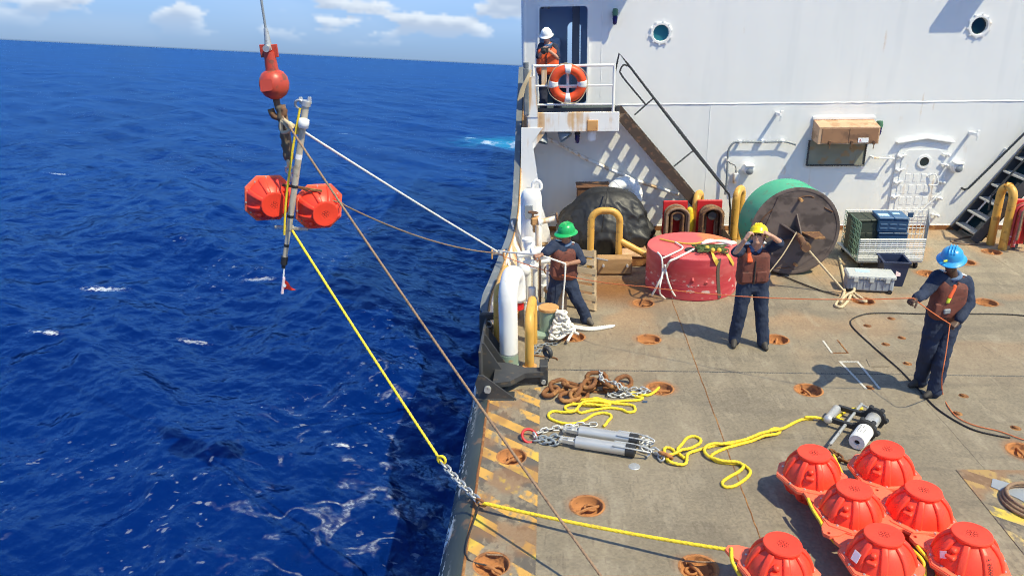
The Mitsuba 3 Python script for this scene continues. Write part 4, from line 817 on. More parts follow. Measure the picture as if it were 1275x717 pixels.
lay('yellow_rope', [(1.274, 7.601, 0.0), (1.27, 7.847, 0.0), (1.336, 7.872, 0.0), (1.407, 7.759, 0.0), (1.477, 7.649, 0.0), (1.425, 7.715, 0.0), (1.41, 7.795, 0.0), (1.482, 7.944, 0.0), (1.565, 8.088, 0.0), (1.652, 8.124, 0.0), (1.709, 8.062, 0.0), (1.689, 7.976, 0.0), (1.588, 7.881, 0.0), (1.487, 7.779, 0.0), (1.36, 7.691, 0.0), (1.271, 7.667, 0.0), (1.283, 7.571, 0.0), (1.386, 7.53, 0.0), (1.466, 7.549, 0.0), (1.503, 7.694, 0.0), (1.572, 7.785, 0.0), (1.737, 7.88, 0.0), (1.955, 7.972, 0.0), (2.252, 8.063, 0.0), (2.479, 8.163, -0.0), (2.559, 8.278, 0.0), (2.634, 8.319, -0.0), (2.668, 8.28, 0.0), (2.615, 8.195, 0.0), (2.44, 8.105, 0.0), (2.185, 7.986, 0.0), (1.962, 7.879, 0.0), (1.802, 7.758, 0.0), (1.772, 7.686, 0.0), (1.816, 7.608, 0.0), (1.95, 7.576, 0.0), (2.072, 7.561, 0.0), (2.128, 7.469, 0.0), (2.119, 7.385, 0.0), (2.025, 7.26, 0.0), (1.898, 7.154, 0.0), (1.804, 7.144, 0.0), (1.792, 7.215, 0.0), (1.871, 7.306, 0.0), (2.014, 7.424, 0.0), (2.074, 7.501, 0.0), (2.019, 7.56, 0.0), (1.855, 7.583, 0.0), (1.747, 7.659, 0.0), (1.706, 7.756, 0.0), (1.727, 7.847, 0.0), (1.82, 7.923, 0.0), (2.053, 7.955, 0.0), (2.389, 8.104, 0.0), (2.651, 8.235, 0.0), (2.827, 8.408, 0.0), (2.99, 8.524, 0.0), (3.129, 8.547, 0.0), (3.021, 8.535, 0.0), (3.171, 8.526, 0.0), (3.324, 8.486, 0.0), (3.432, 8.477, -0.0), (3.463, 8.521, 0.0), (3.416, 8.564, 0.0), (3.529, 8.688, 0.0), (3.659, 8.781, 0.0), (3.797, 8.795, 0.0)], .017, 'rope_yellow', 'long yellow rope looping across the deck to the black and white instrument')
rc = thing('anchor_chain', 'heap of heavy rust brown chain links on the deck', 'chain')
chain(rc, [(-0.048, 9.02, 0.055), (0.067, 9.231, 0.055), (0.212, 9.294, 0.055), (0.339, 9.174, 0.055), (0.268, 8.967, 0.055), (0.207, 8.995, 0.055), (0.349, 9.026, 0.055), (0.44, 9.176, 0.055), (0.586, 9.238, 0.055), (0.757, 9.211, 0.055), (0.879, 9.304, 0.055), (1.034, 9.43, 0.055), (1.145, 9.369, 0.055)], .26, .030, .15, 'rust', (.25, -.75))
chain(rc, [(0.464, 9.097, 0.13), (0.53, 9.311, 0.13), (0.673, 9.282, 0.13), (0.776, 9.101, 0.13), (0.882, 9.014, 0.13)], .26, .030, .15, 'rust', (.25, -.75))
gc = thing('silver_chain', 'small galvanised chain lying over the rusty chain', 'chain')
chain(gc, [(0.644, 9.397, 0.2), (0.641, 9.148, 0.2), (0.696, 9.195, 0.16), (0.779, 9.165, 0.16), (0.869, 9.046, 0.16), (0.96, 9.23, 0.03), (1.103, 9.232, 0.03), (1.243, 9.204, 0.03), (1.06, 9.083, 0.03), (0.869, 9.168, 0.03), (0.734, 9.078, 0.03), (0.831, 9.05, 0.03), (1.002, 9.064, 0.03)], .085, .010, .045, 'galvanised', jit=.25)
solo('blue_scrap', cbox((1.171, 8.936, 0.01), (.06, .03, .012), .003), 'crate_blue', 'scrap of blue tape on the deck by the yellow coil', 'tape')
cl = thing('silver_chain', 'dull chain lying loose beside the yellow hoop', 'chain')
chain(cl, [(0.074, 10.599, 0.02), (-0.04, 10.598, 0.02), (-0.169, 10.543, 0.02), (-0.264, 10.43, 0.02), (-0.245, 10.297, 0.02), (-0.135, 10.394, 0.02), (0.009, 10.507, 0.02)], .075, .008, .04, 'lamp_grey', jit=.2)
solo('rusty_bar', tube(curve([(-0.26, 10.241, 0.012), (-0.101, 10.2, 0.012), (0.056, 10.159, 0.012), (0.087, 10.103, 0.012)], .05), .009), 'rust', 'thin bent rusty rod on the deck beside the loose chain', 'rod')
def release(a, b, label):
    a, b = A(a), A(b); d = unit(b - a); t = thing('release_cylinder', label, 'instrument', 'pair of silver cylinders on the deck'); L = np.linalg.norm(b - a); r = .068
    part(t, 'body', lathe([(.0001, 0), (.055, 0), (r, .01), (r, L * .995), (.0001, L)], a, d, 28), 'alu'); s = unit(np.cross(d, [0, 0, 1.]))
    part(t, 'end_cap', lathe([(r + .003, L), (r + .003, L + .10), (.04, L + .11), (.0001, L + .11)], a, d, 24), 'black_plastic')
    for k in (-1, 1): part(t, 'bail', tube(curve([b + s * k * .05 - d * .14 + [0, 0, .055], b + s * k * .05 + d * .12 + [0, 0, .05], b + d * .28 + s * k * .02 + [0, 0, .02], b + d * .24 - s * k * .03 - [0, 0, .03]], .03), .010), 'galvanised', None, True)
    part(t, 'hook_end', cat(bar(a + s * .035, a - d * .17 + s * .02, .022, .05), bar(a - s * .035, a - d * .17 - s * .02, .022, .05), cyl(a - d * .17 - s * .05, a - d * .17 + s * .05, .02), cbox(a - d * .06, (.07, .07, .06))), 'alu')
    return t
release((0.273, 7.891, 0.075), (0.83, 7.736, 0.075), 'nearer silver cylinder on the deck'); release((0.321, 8.117, 0.075), (0.89, 7.954, 0.075), 'farther silver cylinder on the deck')
rg = thing('lifting_ring', 'red painted ring lying on the hazard stripes', 'ring'); part(rg, 'ring', torus((-0.255, 8.042, 0.05), .085, .016, (.3, -.5, .8), 30, 8), 'red_paint', None, True)
part(rg, 'shackle', torus((-0.19, 8.043, 0.05), .04, .014, (1, .5, .2), 18, 8), 'galvanised', None, True)
c1 = thing('silver_chain', 'galvanised chain from the red ring to the farther silver cylinder', 'chain')
chain(c1, [(-0.171, 8.135, 0.03), (-0.069, 8.207, 0.03), (0.05, 8.252, 0.03), (0.184, 8.283, 0.03), (0.304, 8.328, 0.03), (0.454, 8.345, 0.03), (0.603, 8.347, 0.03)], .10, .0105, .052, 'galvanised')
c2 = thing('silver_chain', 'dirty chain heap between the red ring and the nearer silver cylinder', 'chain')
chain(c2, [(-0.19, 7.985, 0.03), (-0.11, 7.959, 0.03), (-0.009, 7.921, 0.03), (0.077, 7.923, 0.03), (0.005, 7.975, 0.03), (-0.082, 7.987, 0.03), (-0.14, 8.026, 0.03), (-0.039, 8.042, 0.03), (0.063, 8.071, 0.03), (0.151, 8.059, 0.03)], .09, .012, .05, 'lamp_grey', jit=.25)
c3 = thing('silver_chain', 'galvanised chain and shackle at the right end of the silver cylinders', 'chain')
chain(c3, [(1.007, 7.938, 0.04), (1.087, 8.02, 0.04), (1.088, 7.9, 0.04), (1.021, 7.807, 0.04), (1.106, 7.809, 0.04), (1.17, 7.759, 0.04), (1.21, 7.634, 0.04), (1.236, 7.573, 0.04)], .10, .013, .055, 'galvanised', jit=.2)
part(c3, 'rusty_shackle', torus((1.262, 7.67, 0.05), .07, .022, (.4, .6, .8), 22, 8), 'socket_rust', None, True)

ins = thing('acoustic_instrument', 'black clamped instrument with a white nose cylinder lying on the deck', 'instrument')
ia, ib = A((3.402, 7.894, 0.1)), A((3.813, 8.462, 0.1)); d = unit(ib - ia); L = np.linalg.norm(ib - ia); s = unit(np.cross(d, [0, 0, 1.]))
part(ins, 'nose', lathe([(.0001, .03), (.03, .03), (.03, 0), (.085, .0), (.095, .02), (.095, L * .42), (.0001, L * .42)], ia, d, 28), 'white_plain', None, 40)
part(ins, 'nose_hole', lathe([(.0001, .028), (.031, .028)], ia - d * .002, d, 18), 'black_rubber', None, False)
for k in range(14):
    q = ia + d * (.10 + .035 * (k % 5)) + [0, 0, .094]; w = (k // 5 - 1) * .03
    part(ins, 'printed_line', cbox(q + s * w - [0, 0, .004 * abs(k // 5 - 1)], (.016, .012, .002), .0005), 'ink')
part(ins, 'housing', cyl(ia + d * L * .42, ib, .082, n=28), 'alu', None, 40)
for u in (.43, .92):
    q = ia + d * L * u; part(ins, 'clamp', cat(cyl(q, q + d * .05, .125, n=12), bar(q + d * .025 - s * .05, q + d * .025 - s * .42, .05, .06)), 'black_plastic')
    for g in range(6): part(ins, 'clamp_knob', cyl(q + d * .0 + [.12 * math.cos(g) * s[0], .12 * math.cos(g) * s[1], .12 * math.sin(g)], q + d * .05 + [.13 * math.cos(g) * s[0], .13 * math.cos(g) * s[1], .13 * math.sin(g)], .03, n=8), 'black_plastic')
rp = ia - s * .22
part(ins, 'rod', cyl(rp - d * .22, rp + d * (L + .22), .018), 'galvanised', None, True); part(ins, 'battery', cat(cyl(ia + d * .32 - s * .42, ia + d * .62 - s * .42, .05), ball(ia + d * .32 - s * .42, .055)), 'alu', None, 40)
part(ins, 'end_shackle', cat(torus(ib + d * .16 - s * .06, .07, .016, (.2, .2, 1), 20, 8), bar(rp + d * (L + .20), ib + d * .12 - s * .02, .02, .02)), 'galvanised', None, 40)

# ---------------------------------------------------------------- cables on the deck
solo('black_cable', tube(curve([(7.496, 11.6, 0.012), (7.124, 11.754, 0.012), (6.509, 11.782, 0.012), (5.778, 11.777, 0.012), (5.239, 11.806, 0.012), (4.92, 11.772, 0.012), (4.668, 11.612, 0.012), (4.544, 11.426, 0.012), (4.525, 11.128, 0.012), (4.582, 10.52, 0.012), (4.66, 9.872, 0.012), (4.68, 9.289, 0.012), (4.692, 8.859, 0.012), (4.784, 8.536, 0.012), (4.913, 8.322, 0.012), (5.125, 8.203, 0.012), (5.224, 8.171, 0.012)], .05), .010, 6), 'cable_black', 'black cable bending across the deck behind the person in the blue hard hat', 'cable', smooth=True)
lay('tan_rope', [(5.377, 14.485, 0.02), (5.156, 13.63, 0.02), (4.973, 12.966, 0.02), (4.766, 12.453, 0.02), (4.597, 12.21, 0.02), (4.533, 12.068, 0.02), (4.606, 12.022, 0.02), (4.807, 12.307, 0.02), (4.944, 12.554, 0.02), (4.966, 12.356, 0.02), (5.075, 12.26, 0.02), (5.016, 12.604, 0.02), (5.029, 12.966, 0.02), (5.121, 13.126, 0.02), (5.015, 12.655, 0.02), (4.82, 12.454, 0.02), (4.634, 12.163, 0.02)], .022, 'rope_tan', 'frayed tan rope tail lying in front of the green drum')
lay('brown_hose_loop', [(7.823, 15.395, 0.02), (8.188, 15.652, 0.02), (8.627, 15.755, 0.02), (8.704, 15.44, 0.02), (8.376, 15.239, 0.02), (7.997, 15.241, 0.02), (7.831, 15.344, 0.02)], .016, 'rope_brown', 'brown hose loop on the deck under the right staircase', 'hose')
solo('hose_coil', cat(*[torus((4.819, 6.909, 0.02) + A([.01 * k, .006 * k, .03 * k]), .30 - .012 * k, .018, (.02, .03, 1), 48, 8) for k in range(3)]), 'rope_brown', 'coil of brown hose on the faded stripes at the right edge', 'hose', smooth=True)

# ---------------------------------------------------------------- white vent, yellow hoops, bollards, pallet, bulwark piping
vp = thing('vent_pipe', 'thick white gooseneck vent pipe with green foot by the bulwark', 'vent pipe'); q = A((-0.584, 9.975, 0.0))
part(vp, 'pipe', tube(curve([q + [0, 0, .16], q + [0, 0, .6], q + [.0, .0, .98], q + [.02, .06, 1.16], q + [.05, .20, 1.24], q + [.09, .34, 1.16], q + [.10, .38, .98], q + [.10, .38, .80]], .04), .128, 24), 'white_fitting', None, True)
part(vp, 'foot', lathe([(.145, 0), (.145, .02), (.133, .025), (.133, .17), (.0001, .17)], q, n=28), 'bollard_green'); part(vp, 'red_valve', cyl(q + [.10, .38, .80], q + [.10, .38, .68], .10), 'red_paint')
hoop = thing('pipe_hoop', 'low yellow pipe hoop in front of the white vent', 'pipe hoop'); part(hoop, 'pipe', arch((-0.299, 9.905, 0.0), (-0.266, 10.685, 0.0), .74, .062, 16, .22), 'yellow_paint', None, True); part(hoop, 'foot', lathe([(.10, 0), (.10, .02), (.065, .022)], (-0.299, 9.905, 0.0), n=20), 'rust_cap')
hoop = thing('pipe_hoop', 'yellow pipe frame standing behind the white vent at the bulwark', 'pipe hoop'); part(hoop, 'pipe', arch(q + [-.16, .20, 0], q + [-.08, 1.35, 0], .98, .055, 14, .20), 'yellow_paint', None, True)
hoop = thing('pipe_hoop', 'tall yellow pipe hoop in front of the black tarpaulin', 'pipe hoop'); u2a, u2b = A((0.706, 13.85, 0.088)), A((1.216, 13.85, 0.087)); u2a[2] = u2b[2] = 0
part(hoop, 'pipe', arch(u2a, u2b, 1.101, .062, 18, .20), 'yellow_paint', None, True); part(hoop, 'brace', tube([u2b + [0, 0, .55], u2b + [.75, -.10, .16]], .058, 16), 'yellow_paint', None, True)
sill = thing('timber_block', 'weathered timber block at the foot of the tall yellow hoop', 'timber'); part(sill, 'block', cbox((u2b + u2a) / 2 + A([.16, -.22, .17]), (.62, .24, .30), .02), 'block_wood')
for k in (-.2, .22): part(sill, 'bolt', cyl((u2b + u2a) / 2 + A([.16 + k, -.33, .2]), (u2b + u2a) / 2 + A([.16 + k, -.42, .2]), .02), 'galvanised')
pb_ = thing('rusty_hatch', 'low rusty brown steel hatch beside the timber block', 'hatch'); part(pb_, 'coaming', cbox((1.503, 14.096, 0.0) + A([0, .2, .09]), (.50, .6, .18), .015), 'rust'); part(pb_, 'cover', cbox((1.503, 14.096, 0.0) + A([0, .2, .20]), (.54, .64, .03), .008), 'tan_box')
for lab, a, b, hh in (('yellow pipe hoop between the two red hose racks', (863,303), (868,296), 1.052), ('yellow pipe hoop at the right of the hose racks', (912,301), (919,294), 1.064)):
    P1, P2 = A({863: (2.751, 14.981, 0.0), 912: (3.568, 15.278, 0.0)}[a[0]]), A({868: (2.887, 15.333, 0.0), 919: (3.755, 15.641, 0.0)}[b[0]])
    hoop = thing('pipe_hoop', lab, 'pipe hoop'); part(hoop, 'pipe', arch(P1, P2, hh, .075, 16, .16), 'yellow_paint', None, True)
hoop = thing('pipe_hoop', 'leaning yellow pipe hoop in front of the right staircase', 'pipe hoop'); part(hoop, 'pipe', arch((8.506, 15.25, 0.0), (8.583, 14.954, 0.0), 1.188, .075, 16, .19), 'yellow_paint', None, True)
for k, (bp, lab) in enumerate([((-0.044, 11.028, 0.0), 'nearer green bollard with a rusty top'), ((0.03, 11.77, 0.0), 'farther green bollard with a rusty top')]):
    t = thing('bollard', lab, 'bollard', 'pair of green bollards'); bp = A(bp); hh = .43 if k == 0 else .44
    part(t, 'post', lathe([(.135, .06), (.13, hh - .05)], bp, n=28), 'bollard_green', None, True); part(t, 'cap', lathe([(.13, hh - .05), (.152, hh - .045), (.155, hh - .01), (.145, hh), (.0001, hh + .005)], bp, n=28), 'rust_cap')
    part(t, 'base', cbox(bp + [0, .02, .03], (.38, .50, .06), .01), 'bollard_green')
lg = thing('timber_post', 'short pointed timber stump behind the green bollards', 'timber'); part(lg, 'post', plate([(-.07, 0), (.07, 0), (.07, .55), (.0, .66), (-.07, .5)], .08, (0.167, 11.546, 0.0), (1, 0, 0), (0, 0, 1)), 'tan_box')
pl = thing('pallet', 'worn wooden pallet leaning behind the person in the green hard hat', 'pallet')
P0, P1 = A((0.096, 12.173, 0.0)), A((0.709, 11.872, 0.0)); top = A([.0, .42, .86]); ex = unit(P1 - P0); wd_ = np.linalg.norm(P1 - P0); nrm = unit(np.cross(ex, top))
for k in range(7):
    c = P0 + top * (.06 + .148 * k) + ex * wd_ / 2 + nrm * (.045 + .004 * (k % 2)); part(pl, 'slat', cbox(c, (wd_ + .06 * (k % 3 == 1), .022, .10), .004, np.stack([ex, nrm, unit(top)], 1)), 'old_wood')
for u in (.03, .5, .96): part(pl, 'stringer', bar(P0 + ex * wd_ * u, P0 + ex * wd_ * u + top * 1.02, .05, .085, nrm), 'old_wood')
solo('steel_rod', cyl((0.534, 12.6, 0.679), (0.917, 12.4, 0.671), .012), 'galvanised', 'thin bright rod sticking out past the pallet', 'rod')
# white piping on the bulwark
pg = thing('deck_piping', 'cluster of white pipes and valves along the inside of the bulwark', 'piping')
def vpipe(a, b, r, m='white_fitting'): part(pg, 'pipe', tube([a, b], r, 12), m, None, True)
for (x, y, z0, z1, r, m) in [(-.50, 12.0, 0, .85, .045, 'white_fitting'), (-.38, 12.3, 0, 1.05, .05, 'white_fitting'), (-.26, 12.0, 0, .80, .04, 'white_fitting'), (-.12, 12.5, 0, .62, .05, 'white_rusty'), (-.30, 11.5, 0, .55, .06, 'white_rusty'), (-.55, 11.6, 0, .62, .05, 'rust_cap'), (-.18, 11.8, 0, .9, .02, 'rope_brown'), (-.06, 11.7, 0, .85, .018, 'white_fitting')]: vpipe((x, y, z0), (x, y, z1), r, m)
vpipe((-.55, 12.1, .86), (.02, 12.25, .93), .055); vpipe((-.50, 12.2, .68), (-.02, 12.3, .72), .05); vpipe((-.30, 12.6, 1.24), (.06, 12.7, 1.30), .045, 'white_rusty'); vpipe((-.22, 12.5, .9), (-.22, 12.5, 1.24), .045, 'white_rusty')
for c, ax, r in [((-.38, 12.3, 1.06), (0, 0, 1), .09), ((-.20, 12.6, 1.27), (1, .2, .1), .085), ((-.02, 12.27, .93), (1, .2, .1), .085), ((-.30, 12.15, .9), (1, .2, .1), .09), ((-.26, 12.0, .72), (0, 0, 1), .085), ((-.12, 12.5, .40), (0, 0, 1), .09), ((-.50, 12.0, .50), (0, 0, 1), .08), ((-.30, 11.5, .30), (0, 0, 1), .10), ((-.12, 12.5, .2), (0, 0, 1), .085)]:
    a = unit(ax); part(pg, 'flange', cyl(A(c) - a * .022, A(c) + a * .022, r, n=14), 'white_fitting' if r > .084 else 'rust_cap')
for c, ax in [((.09, 12.7, 1.31), (1, .1, .1)), ((-.30, 12.62, 1.42), (.1, .1, 1)), ((-.04, 12.1, .62), (.3, -1, .1))]:
    part(pg, 'hand_wheel', cat(torus(c, .075, .014, ax, 20, 8), cyl(A(c) - unit(ax) * .09, c, .018)), 'brown_steel', None, True)
for c in [(-.36, 12.35, .96), (-.16, 12.3, .80), (-.42, 11.95, .66)]: part(pg, 'valve_body', ball(c, (.095, .085, .10)), 'white_fitting', None, True)
part(pg, 'valve_body', cat(cbox((-.26, 12.62, 1.28), (.16, .14, .15), .03), cbox((-.26, 12.62, 1.15), (.10, .10, .12), .02)), 'rust_cap')
part(pg, 'manifold_box', cbox((-.20, 11.35, .16), (.42, .28, .30), .02), 'case_lid')
tk = thing('white_tank', 'tall white rounded tank against the inside of the bulwark', 'tank'); part(tk, 'body', cat(lathe([(.0001, 1.20), (.10, 1.19), (.17, 1.13), (.19, 1.02), (.19, .02), (.0001, .02)], (-.36, 13.9, .30), n=28)), 'white_fitting', None, 40)
part(tk, 'name_plate', cbox((-.40, 13.70, 1.12), (.14, .01, .24), .003), 'lamp_grey')
part(tk, 'vent', tube(curve([(-.34, 13.95, 1.44), (-.33, 13.95, 1.58), (-.26, 13.95, 1.63), (-.19, 13.95, 1.57), (-.19, 13.95, 1.48), (-.27, 13.95, 1.43)], .03), .030, 10), 'white_fitting', None, True)
solo('rope_pile', cat(*[tube(curve([A((0.147, 10.834, 0.05)) + A([.20 * math.cos(t * 1.7 + k) * (1 - .09 * k) + rng.normal() * .025, .24 * math.sin(t * 2.1 + .6 * k) * (1 - .09 * k) + rng.normal() * .03, .02 + .042 * k + .02 * rng.random()]) for t in range(9)], .04), .021, 8) for k in range(9)], tube(curve([(0.209, 11.057, 0.12), (0.382, 11.202, 0.03), (0.588, 11.166, 0.02), (0.772, 11.213, 0.02), (0.958, 11.259, 0.02), (0.794, 11.168, 0.02), (0.585, 11.107, 0.02), (0.344, 11.12, 0.04)], .05), .020)), 'rope_white', 'pile of white rope at the feet of the person in the green hard hat', 'rope', smooth=True)

# ---------------------------------------------------------------- tarpaulin heap with the box and the white coil behind
tp = thing('tarpaulin_heap', 'machine wrapped in a black tarpaulin against the shaded wall', 'tarpaulin')
def tarp():
    cx, cy, top = 1.018, 15.0, 1.216; nt, nz = 120, 46; v = []
    for k in range(nz):
        u = k / (nz - 1)
        for j in range(nt):
            t = j * 2 * np.pi / nt; e = (abs(math.cos(t)) ** 2.6 + abs(math.sin(t)) ** 2.6) ** (-1 / 2.6)
            prof = .06 + .94 * (u * 1.25) ** .62 if u < .8 else 1.0 - .22 * ((u - .8) / .2) ** 1.5
            fold = (.5 - abs(math.sin(t * 4.5 + 1.5 * u + 1.2 * math.sin(t * 2)))) * .16 * u ** 1.3 + (.5 - abs(math.sin(t * 8 + 2 * math.sin(t) - 2 * u))) * .07 * u
            rd_ = meshkit.fbm(A([math.cos(t) * 3.2, math.sin(t) * 3.2, u * 4.5]), 4, 2); r = prof * (1 + fold + .13 * (.5 - 3.2 * abs(rd_ - .5)) * min(1, u * 2.5) + .10 * (meshkit.noise(A([math.cos(t) * 2, math.sin(t) * 2, u * 3.])) - .5))
            x = cx + .90 * e * r * math.cos(t) + .05 * (1 - u); y = cy + .70 * e * r * math.sin(t)
            z = top * (1 - u ** 1.7) + .02 + (.10 * (meshkit.noise(A([math.cos(t) * 3, math.sin(t) * 3, 4.])) - .3) if k == nz - 1 else .10 * (meshkit.noise(A([x * 2.2, y * 2.2, u * 2.])) - .5))
            v.append((x, y, max(z, .015)))
    i, j = np.meshgrid(np.arange(nz - 1), np.arange(nt), indexing='ij')
    f = np.stack([i * nt + j, (i + 1) * nt + j, (i + 1) * nt + (j + 1) % nt, i * nt + (j + 1) % nt], -1).reshape(-1, 4)
    m = tm(v + [(cx + .05, cy, top + .01)], f); m.faces = np.vstack([m.faces, [[len(v), j, (j + 1) % nt] for j in range(nt)]]); return m
part(tp, 'sheet', tarp(), 'tarp', None, True)
part(tp, 'lashing', tube(curve([(1.044, 14.6, 1.305), (0.967, 14.2, 1.017), (0.914, 14.12, 0.615)], .05), .012), 'black_rubber', None, True)
wb = thing('steel_box', 'dark brown steel box behind the tarpaulin heap', 'box'); part(wb, 'body', cbox(A((0.815, 15.6, 0.988)) * A([1, 1, 0]) + A([0, 0, .56]), (.62, .40, 1.12), .015), 'dark_box'); part(wb, 'lid', cbox(A((0.815, 15.6, 0.988)) * A([1, 1, 0]) + A([0, 0, 1.135]), (.66, .44, .03), .006), 'dark_box')
wc = thing('white_coil', 'bulky white wrapped coil behind the black tarpaulin', 'coil'); q = A((1.425, 15.5, 0.978))
part(wc, 'coil', torus(q + [0, 0, -.05], .26, .135, (.35, -1, .15), 30, 14), 'white_plain', None, True); 
for k in range(9): part(wc, 'wrap', torus(q + A([0, 0, -.05]), .26, .138, (.35, -1, .15), 3, 14, k * .7, k * .7 + .10), 'label_white', None, True)
part(wc, 'stand', cbox(q * A([1, 1, 0]) + A([0, .08, (q[2] - .3) / 2]), (.3, .3, q[2] - .3)), 'black_steel')

# ---------------------------------------------------------------- fire hose racks
def hose_rack(x0, x1, y, z0, z1, label, cols, n=13):
    t = thing('hose_rack', label, 'hose rack'); xm = (x0 + x1) / 2; w = x1 - x0
    part(t, 'back_panel', cbox((xm, y, (z0 + z1) / 2), (w, .05, z1 - z0), .01), 'red_paint'); part(t, 'saddle', cyl((xm, y, z1 - .22), (xm, y - .32, z1 - .22), w * .17, n=20), 'black_steel')
    part(t, 'leg', cat(cbox((xm, y + .02, z0 / 2), (.10, .06, z0 + .02))), 'black_steel')
    for k in range(n):
        r = w * (.19 + .27 * rng.random()); yy = y - .07 - .024 * k; d0 = .05 + .3 * rng.random(); d1 = .05 + .3 * rng.random()
        P = [(xm - r - .02 * rng.random(), yy, d0), (xm - r, yy, (z1 - .22) * .6)] + [(xm - r * math.cos(a), yy, z1 - .22 + r * math.sin(a) * .8) for a in np.linspace(0, np.pi, 9)] + [(xm + r, yy, (z1 - .22) * .6), (xm + r + .02 * rng.random(), yy, d1)]
        part(t, 'hose', tube(curve(P, .06), .024, 8), cols[k % len(cols)], None, True)
hose_rack(2.116, 2.576, 14.9, .12, 0.997, 'red panel with draped brown hose at the left, behind the red drum', ['rope_brown', 'brown_steel', 'rope_brown', 'brown_steel', 'rust'])
hose_rack(2.756, 3.222, 14.9, .12, 1.009, 'red panel with draped brown hose between two yellow hoops', ['brown_steel', 'rope_brown', 'brown_steel'])
hose_rack(8.609, 9.06, 15.0, .10, 0.979, 'red panel with hanging red hose at the right edge', ['ball_red', 'red_drum', 'rope_brown'], 9)
solo('yellow_jacket', to_tm(Manifold.batch_hull([Manifold.sphere(.06, 12).translate(tuple(A((2.616, 14.85, 0.829)) + A(o))) for o in ((0, 0, 0), (.04, 0, -.3), (-.03, .0, -.55), (.02, .05, -.1))])), 'rope_yellow', 'yellow cloth hanging between the left hose rack and the yellow hoop', 'cloth')

# ---------------------------------------------------------------- red drum buoy with lines on top
rd = thing('steel_drum', 'low faded red steel drum with white lines across its lid', 'drum')
rc_ = A([2.385, 13.05, 0]); rr = 0.764; rh = .72
part(rd, 'shell', lathe([(rr * .985, .0), (rr, .02), (rr, rh * .36), (rr * 1.006, rh * .37), (rr, rh * .39), (rr, rh - .03), (rr * .985, rh - .005)], rc_, n=72), 'red_drum', None, 35)
part(rd, 'lid', lathe([(rr * .985, rh - .005), (rr * .955, rh + .004), (rr * .5, rh + .012), (.0001, rh + .015)], rc_, n=64), 'drum_lid', None, True)
part(rd, 'boss', cat(cyl(rc_ + A([-.1, -rr - .015, .36]), rc_ + A([-.1, -rr + .05, .42]), .025), cyl(rc_ + A([.12, -rr - .01, .32]), rc_ + A([.12, -rr + .06, .36]), .025)), 'red_drum')
solo('drum_line', cat(tube(curve([(2.494, 12.885, 0.77), (2.25, 12.595, 0.755), (1.998, 12.288, 0.75), (1.872, 12.119, 0.755), (1.863, 12.433, 0.52), (1.753, 12.398, 0.281), (1.668, 12.471, 0.039)], .05), .018), tube(curve([(1.734, 12.541, 0.76), (1.76, 12.231, 0.77), (1.778, 12.188, 0.54), (1.724, 12.004, 0.39), (1.752, 12.15, 0.195), (1.861, 12.33, 0.039)], .05), .014), tube(curve([(1.772, 12.231, 0.77), (1.976, 12.499, 0.76), (2.175, 12.789, 0.76), (2.099, 13.092, 0.76)], .05), .014), tube(curve([(1.854, 12.488, 0.57), (1.896, 12.324, 0.351), (2.022, 12.375, 0.078), (2.161, 12.406, 0.023), (2.282, 12.343, 0.02), (2.003, 12.405, 0.023), (1.909, 12.539, 0.156), (1.944, 12.456, 0.273), (1.999, 12.406, 0.094)], .05), .016)), 'rope_white', 'white line tied over the red drum and falling down its front', 'rope', smooth=True)
solo('drum_line', cat(*[tube(curve([A((2.516, 12.941, 0.78)), A((2.677, 13.014, 0.77)) + A([0, .03 * k, .02]), A((2.885, 13.056, 0.77)) + A([.03 * k, -.05 * k, .02]), A((3.104, 13.073, 0.75)) + A([-.05 * k, -.04 * k, 0]), A((2.726, 12.914, 0.76))], .05), .022) for k in range(4)]), 'rope_white', 'bundle of white rope on the right side of the red drum lid', 'rope', smooth=True)
def strap(pts, w, th=.006):
    P = curve(pts, .05); v = []; t = np.gradient(P, axis=0)
    for k in range(len(P)):
        s = unit(np.cross(t[k], rc_ + A([0, 0, .5]) - P[k])); nn = unit(np.cross(s, t[k])); v += [P[k] - s * w, P[k] + s * w, P[k] + s * w + nn * th, P[k] - s * w + nn * th]
    f = []
    for k in range(len(P) - 1):
        q = 4 * k
        for e in range(4): f.append((q + e, q + (e + 1) % 4, q + 4 + (e + 1) % 4, q + 4 + e))
    return tm(v, f)
solo('yellow_strap', cat(tube(curve([(1.869, 13.304, 0.75), (2.09, 13.123, 0.75), (2.368, 13.003, 0.76), (2.632, 13.133, 0.76), (2.871, 13.252, 0.75)], .05), .014), strap([(2.614, 12.601, 0.78), (2.609, 12.287, 0.75), (2.681, 12.346, 0.62), (2.733, 12.428, 0.48)], .035), strap([(2.811, 12.684, 0.78), (2.841, 12.496, 0.76), (2.925, 12.484, 0.64), (3.025, 12.649, 0.47)], .030)), 'strap_yellow', 'yellow straps lying over the red drum lid', 'strap')
solo('dark_strap', strap([rc_ + A([rr * math.sin(a) * 1.012, -rr * math.cos(a) * 1.012, z]) for a, z in ((.42, .72), (.41, .5), (.45, .25), (.50, .03))], .028), 'strap_dark', 'dark flat strap down the front right of the red drum', 'strap')
nm = [tube(curve([A((2.597, 12.655, 0.79)) + rng.normal(size=3) * A([.16, .07, .012]) for _ in range(7)], .03), .010) for _ in range(10)]
nt = thing('net_bundle', 'tangle of green netting and small yellow floats on the red drum', 'net'); part(nt, 'netting', cat(*nm), 'foliage_net', None, True, 'stuff')
for px in ((2.614, 12.542, 0.8), (2.717, 12.541, 0.8), (2.546, 12.666, 0.8)): part(nt, 'yellow_float', ball(A(px) + A([0, -.03, .01]), .038), 'strap_yellow', None, True)
solo('black_pad', lathe([(.0001, .02), (.09, .02), (.10, .0)], (2.297, 12.722, 0.74), n=24), 'black_rubber', 'black disc on the red drum lid', 'disc')

